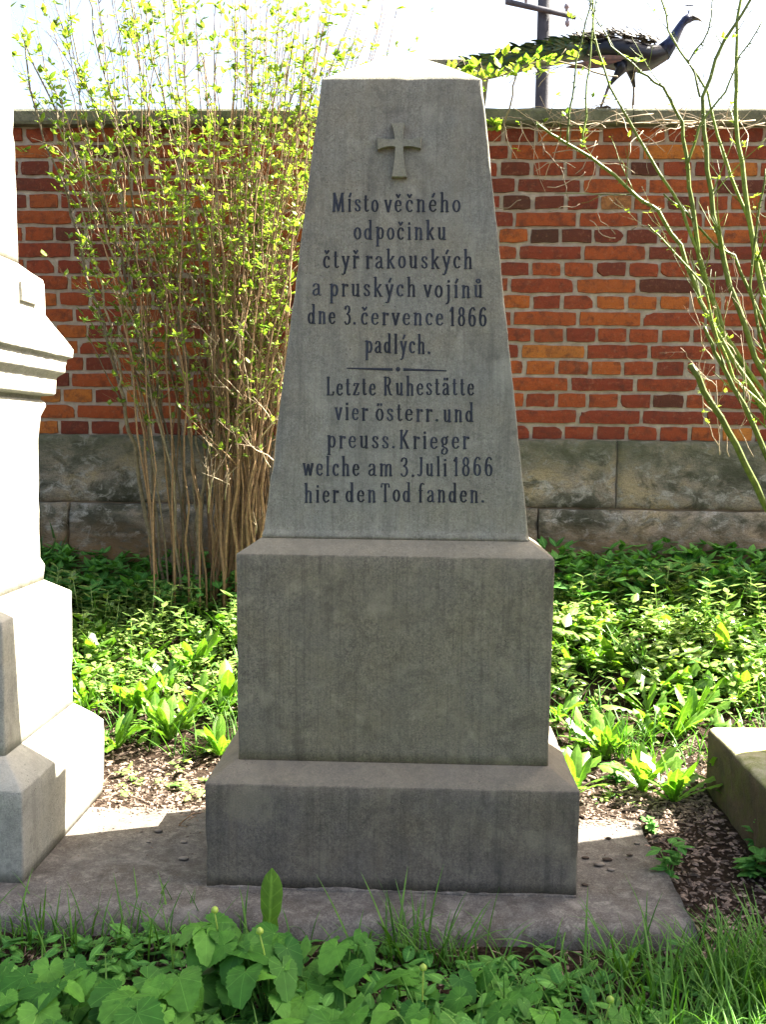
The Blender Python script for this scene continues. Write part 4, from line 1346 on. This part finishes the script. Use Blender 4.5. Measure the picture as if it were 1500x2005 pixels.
# shaded band of ground elder at the wall foot
mb = MB()
for k in range(2600):
    x = rng.uniform(-2.9, 2.9); y = rng.uniform(4.02, 4.64)
    if y < 4.1 and rng.random() < .5: continue
    z = ground_h(x, y)
    h = rng.uniform(.03, .16)
    az = rng.uniform(0, 6.28)
    c = Vector((x, y, z+h)); r_ = rng.random()
    for da in (-.95, 0, .95):
        strip_leaf(mb, c, az+da+rng.uniform(-.15, .15), rng.uniform(.0, .95), rng.uniform(.045, .08), [.04, .2, .27, .22, .1, .01], bend=.5, fold=.12, rnd=r_)
tag(mb.build('ground_elder', M_leaf_shade), 'dark green ground elder in the shade at the wall foot', kind='stuff', cat='ground cover')

# sunlit small-leaved cover
mb = MB()
cnt = 0
while cnt < 6800:
    x = rng.uniform(-2.2, 2.1); y = rng.uniform(3.0, 4.3)
    dens = smooth01((y-3.25)/.7)
    dens *= .18+1.3*max(0, noise.noise(Vector((x*2.2, y*2.2, 5)))+.35)
    if rng.random() > dens or blocked(x, y): cnt += 0.2; continue
    cnt += 1
    p = Vector((x, y, ground_h(x, y)))
    sz = .75+.9*max(0, noise.noise(Vector((x*1.7, y*1.7, 15)))+.3)
    sprig(mb, p, rng.uniform(.03, .13)*smooth01((y-2.7)/.8)*sz, rng, rng.uniform(.024, .052)*sz, rng.randint(4, 7), OVAL if rng.random() < .7 else LANCE)
db = MB()
for k in range(480):    # broad-leaved and dandelion-like growth too thick to count
    x = rng.uniform(-2.0, 1.9); y = rng.uniform(3.15, 4.25)
    if rng.random() > smooth01((y-3.1)/.7): continue
    if blocked(x, y): continue
    p = Vector((x, y, ground_h(x, y)))
    sz = rng.uniform(.07, .18)
    for q in range(rng.randint(5, 9)):
        w_ = dand_w(rng) if rng.random() < .5 else [.02, .05, .09, .12, .13, .10, .01]
        strip_leaf(db, p, rng.uniform(0, 6.28), rng.uniform(.5, 1.4), sz*rng.uniform(.6, 1.15), w_, bend=rng.uniform(.3, 1.1), fold=rng.uniform(.1, .4), twist=rng.uniform(-.6, .6), rnd=rng.random())
for k in range(110):    # seedlings scattered on the open soil
    x = rng.choice([rng.uniform(-1.1, -.42), rng.uniform(.35, 1.0)]); y = rng.uniform(2.74, 3.5)
    if blocked(x, y): continue
    sprig(mb, Vector((x, y, ground_h(x, y))), rng.uniform(.008, .04), rng, rng.uniform(.012, .03), rng.randint(3, 8))
tag(db.build('broad_leaved_weeds', M_leaf_dand), 'lime-green broad-leaved weeds growing thickly in the sunlit bed', kind='stuff', cat='ground cover')
tag(mb.build('ground_cover', M_leaf_cover), 'glossy small-leaved ground cover in the sun behind the monuments', kind='stuff', cat='ground cover')

mb = MB()
for k in range(150):
    x = rng.uniform(-1.8, 1.7); y = rng.uniform(3.75, 4.15)
    p = Vector((x, y, ground_h(x, y))); h = rng.uniform(.10, .22)
    tip = p + Vector((rng.uniform(-.04, .04), rng.uniform(-.04, .02), h))
    mb.tube([p, p.lerp(tip, .5), tip], .0015, 4, .5)
    for q in range(4, 9):
        for da in (0, math.pi):
            strip_leaf(mb, p.lerp(tip, q/8), q*1.57+da, rng.uniform(.1, .8), rng.uniform(.03, .055), OVAL, bend=.5, fold=.2, rnd=rng.random())
tag(mb.build('seedling_cover', M_leaf_cover), 'upright leafy seedlings catching the sun below the brick wall', kind='stuff', cat='ground cover')
# grass wisps all over the bed
mb = MB()
for k in range(2300):
    x = rng.uniform(-2.3, 2.3); y = rng.uniform(3.05, 4.45)
    if noise.noise(Vector((x*3, y*3, 9))) < -.05 or blocked(x, y): continue
    p = Vector((x, y, ground_h(x, y)-.004))
    for _ in range(2):
        strip_leaf(mb, p, rng.uniform(0, 6.28), rng.uniform(.8, 1.5), rng.uniform(.07, .19), BLADE, bend=rng.uniform(.3, 1.6), fold=.4, rnd=rng.random())
for k in range(4200):  # low lawn weeds in front, both sides
    x = rng.uniform(-1.6, 1.5); y = rng.uniform(1.1, 2.07)
    p = Vector((x, y, ground_h(x, y)-.004))
    if rng.random() < .55*smooth01((y-1.65)/.2)*(1-.6*smooth01((x-.2)/.3)): continue
    strip_leaf(mb, p, rng.uniform(0, 6.28), rng.uniform(.7, 1.5), rng.uniform(.05, .13), BLADE, bend=rng.uniform(.3, 1.5), fold=.4, rnd=rng.random())
tag(mb.build('short_grass', M_grass), 'thin short grass growing between the plants', kind='stuff', cat='grass')

# small weeds in front (low leaves between the big plants)
mb = MB()
for k in range(2300):
    x = rng.uniform(-1.5, 1.4); y = rng.uniform(1.1, 2.03)
    if rng.random() < .5*smooth01((y-1.75)/.2): continue
    p = Vector((x, y, ground_h(x, y)))
    sprig(mb, p, rng.uniform(.01, .055), rng, rng.uniform(.025, .045), rng.randint(3, 6))
tag(mb.build('low_weeds', M_leaf_shade), 'low oval-leaved weeds covering the ground in front of the slab', kind='stuff', cat='ground cover')

# mulch and fine gravel
mb = MB()
def chip(mb, p, s, rng):
    a = rng.uniform(0, 3.14); ca, sa = math.cos(a), math.sin(a)
    lx, ly, lz_ = s*rng.uniform(.8, 2.0), s*rng.uniform(.4, .9), s*rng.uniform(.25, .6)
    ti = rng.uniform(-.6, .6)
    V = []
    for dx, dy, dz in ((-1,-.7,0), (1,-.6,0), (.9,.7,0), (-.8,.8,0), (-.5,-.3,1), (.6,-.4,1), (.4,.4,1), (-.5,.3,1)):
        x_, y_, z_ = dx*lx, dy*ly, dz*lz_ + dx*lx*ti*.4
        V.append((p[0]+x_*ca-y_*sa, p[1]+x_*sa+y_*ca, p[2]+z_))
    mb.add(V, [(4,5,6,7), (0,1,5,4), (1,2,6,5), (2,3,7,6), (3,0,4,7)], rng.random())
for k in range(13500):
    if rng.random() < .72:
        x = rng.uniform(-1.25, 1.5); y = 2.66 + abs(rng.gauss(0, .38))
    else:
        x = rng.uniform(.60, 1.3); y = rng.uniform(1.95, 2.9)
    if y > 4.3: continue
    if .85 < x < 1.34 and 2.25 < y < 2.94: continue
    if x < .60 and y < 2.655: continue
    chip(mb, (x, y, ground_h(x, y)-.001+rng.random()*.003), rng.choice([rng.uniform(.0022, .0055), rng.uniform(.004, .0095)]), rng)
for k in range(260):   # spilled onto the slab's back edge
    x = rng.choice([rng.uniform(-.95, -.48), rng.uniform(.38, .61)]); y = 2.665 - abs(rng.gauss(0, .03))
    chip(mb, (x, y, Z0+.001), rng.uniform(.002, .005), rng)
for k in range(320):
    x = rng.uniform(-.86, .6); y = 2.66-abs(rng.gauss(0, .2))
    if y < 2.14: continue
    if -.48 < x < .38 and y > 2.18: continue
    chip(mb, (x, y, Z0+.0012), rng.uniform(.0010, .0028), rng)
for k in range(1600):  # crumbs and litter before the slab
    x = rng.uniform(-1.2, 1.2); y = rng.uniform(1.7, 2.07)
    chip(mb, (x, y, ground_h(x, y)), rng.uniform(.002, .006), rng)
for k in range(420):   # straws and bits of dead stalk
    if k % 3: x = rng.uniform(-1.2, 1.4); y = rng.uniform(2.68, 3.7)
    else: x = rng.uniform(-1.0, 1.0); y = rng.uniform(1.75, 2.09)
    if blocked(x, y): continue
    a = rng.uniform(0, 3.14); l = rng.uniform(.015, .07)
    q0 = Vector((x, y, ground_h(x, y)+.004)); q1 = q0 + Vector((math.cos(a)*l, math.sin(a)*l, rng.uniform(-.002, .012)))
    mb.tube([q0, q0.lerp(q1, .5)+Vector((0, 0, .003)), q1], .0009, 4, rng.uniform(.6, 1.4))
tag(mb.build('mulch', M_chip, smooth=False), 'bark mulch and fine gravel on the soil', kind='stuff', cat='mulch')

# pebbles lying on the slab
def pebble(name, px, py, s, label, flat=.5, mat=M_pebble):
    p = atz(px, py, Z0+.002)
    mb = MB(); n = 10; V = []; F = []
    sd_ = random.random()*50
    for j in range(1, 5):
        for k in range(n):
            th = math.pi*j/5; ph = 2*math.pi*k/n
            q = Vector((math.sin(th)*math.cos(ph)*1.5, math.sin(th)*math.sin(ph), math.cos(th)*flat))
            q *= s*(1+.25*noise.noise(q*1.5+Vector((sd_, 0, 0))))
            V.append((p.x+q.x, p.y+q.y, Z0+s*flat*.9+q.z))
    for j in range(3):
        for k in range(n):
            F.append((j*n+k, (j+1)*n+k, (j+1)*n+(k+1) % n, j*n+(k+1) % n))
    F.append(tuple(range(n))); F.append(tuple(3*n+k for k in range(n))[::-1])
    mb.add(V, F, random.random()*.6)
    return tag(mb.build(name, mat, loc=(p.x, p.y, Z0)), label, 'pebble', 'pebbles on the slab')
pebble('pebble', 309, 1628, .0085, 'rounded brown pebble on the slab, left of the base, nearest the sunlit patch')
pebble('pebble', 290, 1648, .0045, 'tiny pebble on the slab between the two brown stones left of the base')
pebble('pebble', 359, 1649, .0065, 'small pinkish pebble on the slab close left of the base')
pebble('pebble', 359, 1681, .009, 'dark flat pebble on the slab, frontmost left of the base', .35)
pebble('pebble', 1174, 1693, .0095, 'largest tan pebble on the slab right of the base', .45)
pebble('pebble', 1197, 1703, .007, 'grey pebble touching the crumbs right of the tan one')
pebble('soil_clod', 1190, 1683, .009, 'dark clod of soil behind the tan pebble on the slab', .35, M_clod)
pebble('soil_clod', 1147, 1680, .0065, 'dark round clod on the slab beside the base', .5, M_clod)
pebble('soil_clod', 1146, 1733, .006, 'dark clod on the slab near the base front corner', .5, M_clod)
pebble('soil_clod', 1234, 1674, .0055, 'dark clod on the slab near its right edge', .5, M_clod)
pebble('soil_clod', 1248, 1651, .006, 'reddish brown clod where shade meets sun on the slab', .5, M_pebble)
pebble('soil_clod', 1192, 1642, .005, 'small clod lying on the shadow line right of the base', .7, M_clod)
mb = MB()
p0 = atz(350, 1616, Z0+.004); p1 = atz(392, 1592, Z0+.02)
mb.tube(wander([p0, p0.lerp(p1, .5)+Vector((0, .01, .008)), p1], rng, .003, 3), [.0016]*7, 5)
mb.tube([p0, p0+Vector((.025, -.012, .001))], .001, 4); mb.tube([p0.lerp(p1, .4), p0.lerp(p1, .4)+Vector((.02, .02, .006))], .001, 4)
tag(mb.build('dry_twig', M_bark, loc=tuple(p0)), 'thin dry twig leaning on the left side of the base', 'twig')

# ------------------------------------------------------------------ single plants
def dandelion(px, py, size, n, label, rng, up=.5, mat=M_leaf_dand, group='dandelions in the sunlit bed'):
    p = P2(px, py)
    t = thing('dandelion', label, 'plant', tuple(p), group)
    mb = MB()
    for k in range(n):
        az = 2*math.pi*k/n + rng.uniform(-.3, .3)
        strip_leaf(mb, p+Vector((math.cos(az)*.006, math.sin(az)*.006, .002)), az, rng.uniform(up-.25, up+.55), size*rng.uniform(.65, 1.1), dand_w(rng), bend=rng.uniform(.3, 1.1), fold=rng.uniform(.1, .4), twist=rng.uniform(-.5, .5), rnd=rng.random())
    for k in range(n//2):
        az = rng.uniform(0, 6.28)
        strip_leaf(mb, p+Vector((0, 0, .002)), az, rng.uniform(1.0, 1.45), size*rng.uniform(.6, 1.0), [.02, .05, .09, .12, .13, .10, .01], bend=rng.uniform(.2, .7), fold=.25, twist=rng.uniform(-.5, .5), rnd=rng.random())
    mb.build('leaves', mat, t, tuple(p))
    return t
rng = random.Random(33)
DN = [(305,1425,.115,12,'toothed dandelion rosette on bare soil, left of the pedestal and nearest the slab',.3),
      (275,1360,.13,12,'upright dandelion clump between pale pillar and pedestal, above the bare soil',.8),
      (365,1350,.13,11,'dandelion clump with broad leaves in the middle of the left bed',.8),
      (430,1400,.10,10,'small dandelion touching the left edge of the pedestal',.5),
      (170,1375,.12,9,'broad-leaved dandelion against the pale pillar base',.7),
      (225,1310,.13,10,'dandelion among glossy cover behind the pale pillar pedestal',.8),
      (330,1290,.14,10,'tallest dandelion clump in the left bed, in full sun',.9),
      (430,1310,.13,10,'dandelion half hidden behind the pedestal left side',.8),
      (1200,1460,.10,10,'small dandelion on bare soil, right of the pedestal and nearest the slab',.5),
      (1140,1465,.12,9,'pale dandelion leaning on the right side of the pedestal',.6),
      (1190,1385,.15,12,'large upright dandelion clump right of the pedestal',.9),
      (1265,1350,.14,11,'dandelion clump in the middle of the right bed',.8),
      (1355,1420,.14,12,'dandelion clump just left of the mossy block',.8),
      (1270,1435,.10,10,'flat dandelion rosette on soil between pedestal and mossy block',.35),
      (1430,1360,.14,11,'dandelion clump behind the mossy block',.8),
      (1330,1300,.14,10,'dandelion standing among glossy cover on the right',.8),
      (1130,1330,.14,10,'dandelion pressed against the pedestal right edge',.8),
      (1460,1290,.13,10,'dandelion near the right edge in the sunlit cover',.8)]
for px, py, s, n, lab, up in DN: dandelion(px, py, s*1.15, n, lab, rng, up)

def grass_tuft(p, n, h, spread, label, rng, mat=M_grass, name='grass_tuft', group='grass tufts', wide=1.0):
    t = thing(name, label, 'grass', tuple(p), group)
    mb = MB()
    for k in range(n):
        q = Vector(p) + Vector((rng.gauss(0, spread), rng.gauss(0, spread*.6), -.004))
        az = rng.uniform(0, 6.28)
        l = h*rng.uniform(.5, 1.15)
        strip_leaf(mb, q, az, rng.uniform(1.0, 1.52), l, [w_*wide*(.13/max(.06, l))**.5 for w_ in BLADE], bend=rng.uniform(.2, 1.3), fold=.4, twist=rng.uniform(-.4, .4), rnd=rng.random())
    mb.build('blades', mat, t, tuple(p))
def G2(px, py):
    return P2(px, py)
grass_tuft(G2(170, 1100), 90, .30, .07, 'dark narrow-leaved clump in shade at the wall foot, left', rng, M_ivy, 'leafy_clump', 'grass tufts', 2.4)
grass_tuft(G2(1225, 1390), 34, .16, .03, 'fine bright grass tuft in the sunlit right bed', rng)
grass_tuft(Vector((.66, 1.86, ground_h(.66, 1.86))), 420, .185, .085, 'big dense grass tuft at the right corner of the slab', rng)
grass_tuft(Vector((.86, 1.93, ground_h(.86, 1.93))), 120, .2, .07, 'grass tuft at the right edge below the mossy block', rng)
grass_tuft(Vector((.44, 1.93, ground_h(.44, 1.93))), 30, .20, .05, 'tall sparse grass tuft rising before the slab, right of the base', rng)
grass_tuft(Vector((-.03, 2.0, ground_h(-.03, 2.0))), 50, .17, .045, 'grass tuft before the slab under the middle of the base', rng)
grass_tuft(Vector((.08, 1.98, ground_h(.08, 1.98))), 40, .15, .04, 'smaller grass tuft before the slab, right of the middle one', rng)
grass_tuft(Vector((-.60, 2.02, ground_h(-.6, 2.02))), 60, .13, .08, 'short grass along the slab front, left of the base', rng)
grass_tuft(Vector((-.82, 2.02, ground_h(-.82, 2.02))), 60, .14, .08, 'short grass along the slab front at the left edge', rng)
grass_tuft(Vector((-.38, 2.02, ground_h(-.38, 2.02))), 26, .13, .06, 'few grass blades before the left corner of the base', rng)
grass_tuft(Vector((.28, 1.80, ground_h(.28, 1.8))), 34, .14, .06, 'grass tuft among heart-shaped leaves, right of centre', rng)
grass_tuft(Vector((.58, 1.66, ground_h(.58, 1.66))), 300, .16, .13, 'sunlit grass in the bottom right corner', rng)
grass_tuft(Vector((.40, 1.60, ground_h(.40, 1.6))), 90, .13, .08, 'pale green grass at the bottom, left of the sunlit corner grass', rng)

# heart-leaved plants in front
def heart_plant(x, y, label, rng, n=9, size=.07, h=.13, spread=.09, bud=False):
    z = ground_h(x, y); p = Vector((x, y, z))
    t = thing('heart_leaved_plant', label, 'plant', tuple(p), 'heart-leaved plants in front of the slab')
    mb = MB(); sb = MB()
    for k in range(int(n*2.2)):
        az = rng.uniform(0, 6.28); r_ = 1.15*spread*math.sqrt(rng.random())
        hh = h*.84*rng.uniform(.4, 1.1)
        q = p + Vector((math.cos(az)*r_, math.sin(az)*r_, hh))
        sb.tube(stem_path(p+Vector((0, 0, -.003)), q, .08, 5, rng), [.0018]*6, 5)
        laz = -math.pi/2 + rng.uniform(-1.5, 1.5)
        heart_leaf(mb, q, laz, rng.uniform(-.75, .15), size*rng.uniform(.36, .84), rng.random(), rng.uniform(-.35, .35), rng.uniform(.1, .5))
    mb.build('leaves', M_leaf_big, t, tuple(p)); sb.build('stems', M_grass, t, tuple(p))
    if bud:
        bb = MB()
        tip = p + Vector((rng.uniform(-.02, .02), rng.uniform(-.02, .02), h*1.12))
        bb.tube(stem_path(p, tip, .06, 6, rng), [.0016]*7, 5)
        bb.tube([tip, tip+Vector((0,0,.003)), tip+Vector((0,0,.009)), tip+Vector((0,0,.013))], [.003, .0072, .0066, .002], 9)
        bb.build('flower_bud', M_leaf_bush, t, tuple(p))
HP = [(-.79,1.70,'heart-leaved plant at the left edge, below the pillar monument',9,.085,.12,.08,False),
      (-.62,1.72,'heart-leaved plant with two broad leaves, second from the left edge',8,.09,.13,.07,False),
      (-.46,1.66,'largest heart-leaved plant, left of centre and nearest the camera',11,.10,.14,.08,False),
      (-.36,1.84,'heart-leaved plant with a green bud, under the left corner of the base',10,.08,.16,.06,True),
      (-.27,1.78,'tall heart-leaved plant beside the upright toothed leaf',11,.085,.15,.07,True),
      (-.16,1.62,'heart-leaved plant with drooping leaves at the bottom, left of centre',9,.10,.11,.07,False),
      (-.12,1.84,'heart-leaved plant close before the slab, just left of centre',7,.075,.12,.05,False),
      (-.66,1.54,'heart-leaved plant in the bottom left corner',9,.095,.10,.10,False),
      (-.34,1.50,'heart-leaved plant cut by the bottom of the picture, left',9,.09,.09,.09,False),
      (.02,1.74,'heart-leaved plant with a tall green bud at bottom centre',9,.068,.10,.07,True),
      (.10,1.62,'small heart-leaved plant with a low bud at bottom centre',8,.062,.07,.06,True),
      (.17,1.80,'heart-leaved plant with small round leaves, right of centre',9,.055,.08,.07,False),
      (.20,1.66,'light green heart-leaved plant left of the pale grass',8,.062,.08,.06,False),
      (.34,1.70,'heart-leaved plant with a bud beside the sunlit grass',6,.05,.08,.05,True)]
rng = random.Random(44)
for a in HP: heart_plant(a[0], a[1], a[2], rng, *a[3:])

# upright toothed leaves in front of the base
def toothed(px, py0, py1, Y, label, az, el, wid, rng):
    q0 = at(px, py0, Y); q1 = at(px, py1, Y)
    g_ = ground_h(q0.x, Y)
    p = Vector((q0.x, Y, g_)); l = (q1.z-g_)
    t = thing('dandelion', label, 'plant', tuple(p), 'dandelions before the slab')
    mb = MB()
    strip_leaf(mb, p, az, el, l*1.03, [.01, .012, .015, .02, .05, .045, .085, .07, .1, .105, .11, .10, .07, .005] if wid else LANCE, bend=.12, fold=.25, rnd=.4)
    for k in range(4):
        a = rng.uniform(0, 6.28)
        strip_leaf(mb, p, a, rng.uniform(.5, 1.1), l*rng.uniform(.4, .7), dand_w(rng), bend=.5, fold=.3, rnd=rng.random())
    mb.build('leaves', M_leaf_dand, t, tuple(p))
toothed(524, 1830, 1715, 1.93, 'tall single upright toothed leaf standing before the left part of the base', 1.4, 1.5, True, rng)
p = Vector((at(560, 1850, 1.85).x, 1.85, ground_h(-.2, 1.85)))
t = thing('dandelion', 'dandelion with long leaf reaching right over the slab front', 'plant', tuple(p), 'dandelions before the slab')
mb = MB()
strip_leaf(mb, p+Vector((0,0,.03)), .35, .62, .17, dand_w(rng), bend=.3, fold=.35, rnd=.3)
strip_leaf(mb, p, 2.2, .8, .15, dand_w(rng), bend=.4, fold=.3, rnd=.5)
strip_leaf(mb, p, 1.2, .9, .12, dand_w(rng), bend=.4, fold=.3, rnd=.7)
mb.build('leaves', M_leaf_big, t, tuple(p))

# small leafy weeds on the soil to the right
def weed(px, py, h, n, label, rng, leaf=.05):
    p = P2(px, py)
    t = thing('leafy_weed', label, 'plant', tuple(p), 'leafy weeds near the mossy block')
    mb = MB(); sb = MB()
    tops = [p + Vector((rng.uniform(-.3, .3)*h, rng.uniform(-.3, .3)*h, h*rng.uniform(.6, 1))) for _ in range(3)]
    for tp in tops:
        pa = stem_path(p, tp, .1, 5, rng); sb.tube(pa, [.002, .002, .0017, .0015, .0012, .001], 5)
        for q in pa[1:]:
            for _ in range(max(1, n//9)):
                strip_leaf(mb, q, rng.uniform(0, 6.28), rng.uniform(-.1, .6), leaf*rng.uniform(.6, 1.2), [.02, .18, .27, .24, .13, .01], bend=rng.uniform(.4, .9), fold=.25, rnd=rng.random())
    mb.build('leaves', M_leaf_shade, t, tuple(p)); sb.build('stems', M_grass, t, tuple(p))
weed(1310, 1720, .10, 20, 'leafy weed at the slab corner between base and mossy block', rng, .045)
weed(1275, 1625, .035, 10, 'low leafy weed at the slab edge on the shadow line', rng, .035)
weed(1490, 1660, .12, 24, 'leafy weed growing against the mossy block side', rng, .045)
weed(1475, 1715, .06, 20, 'leafy weed at the right edge in front of the mossy block', rng, .05)
weed(1210, 1530, .07, 18, 'bright leafy weed on the sunlit soil right of the base ledge', rng, .04)
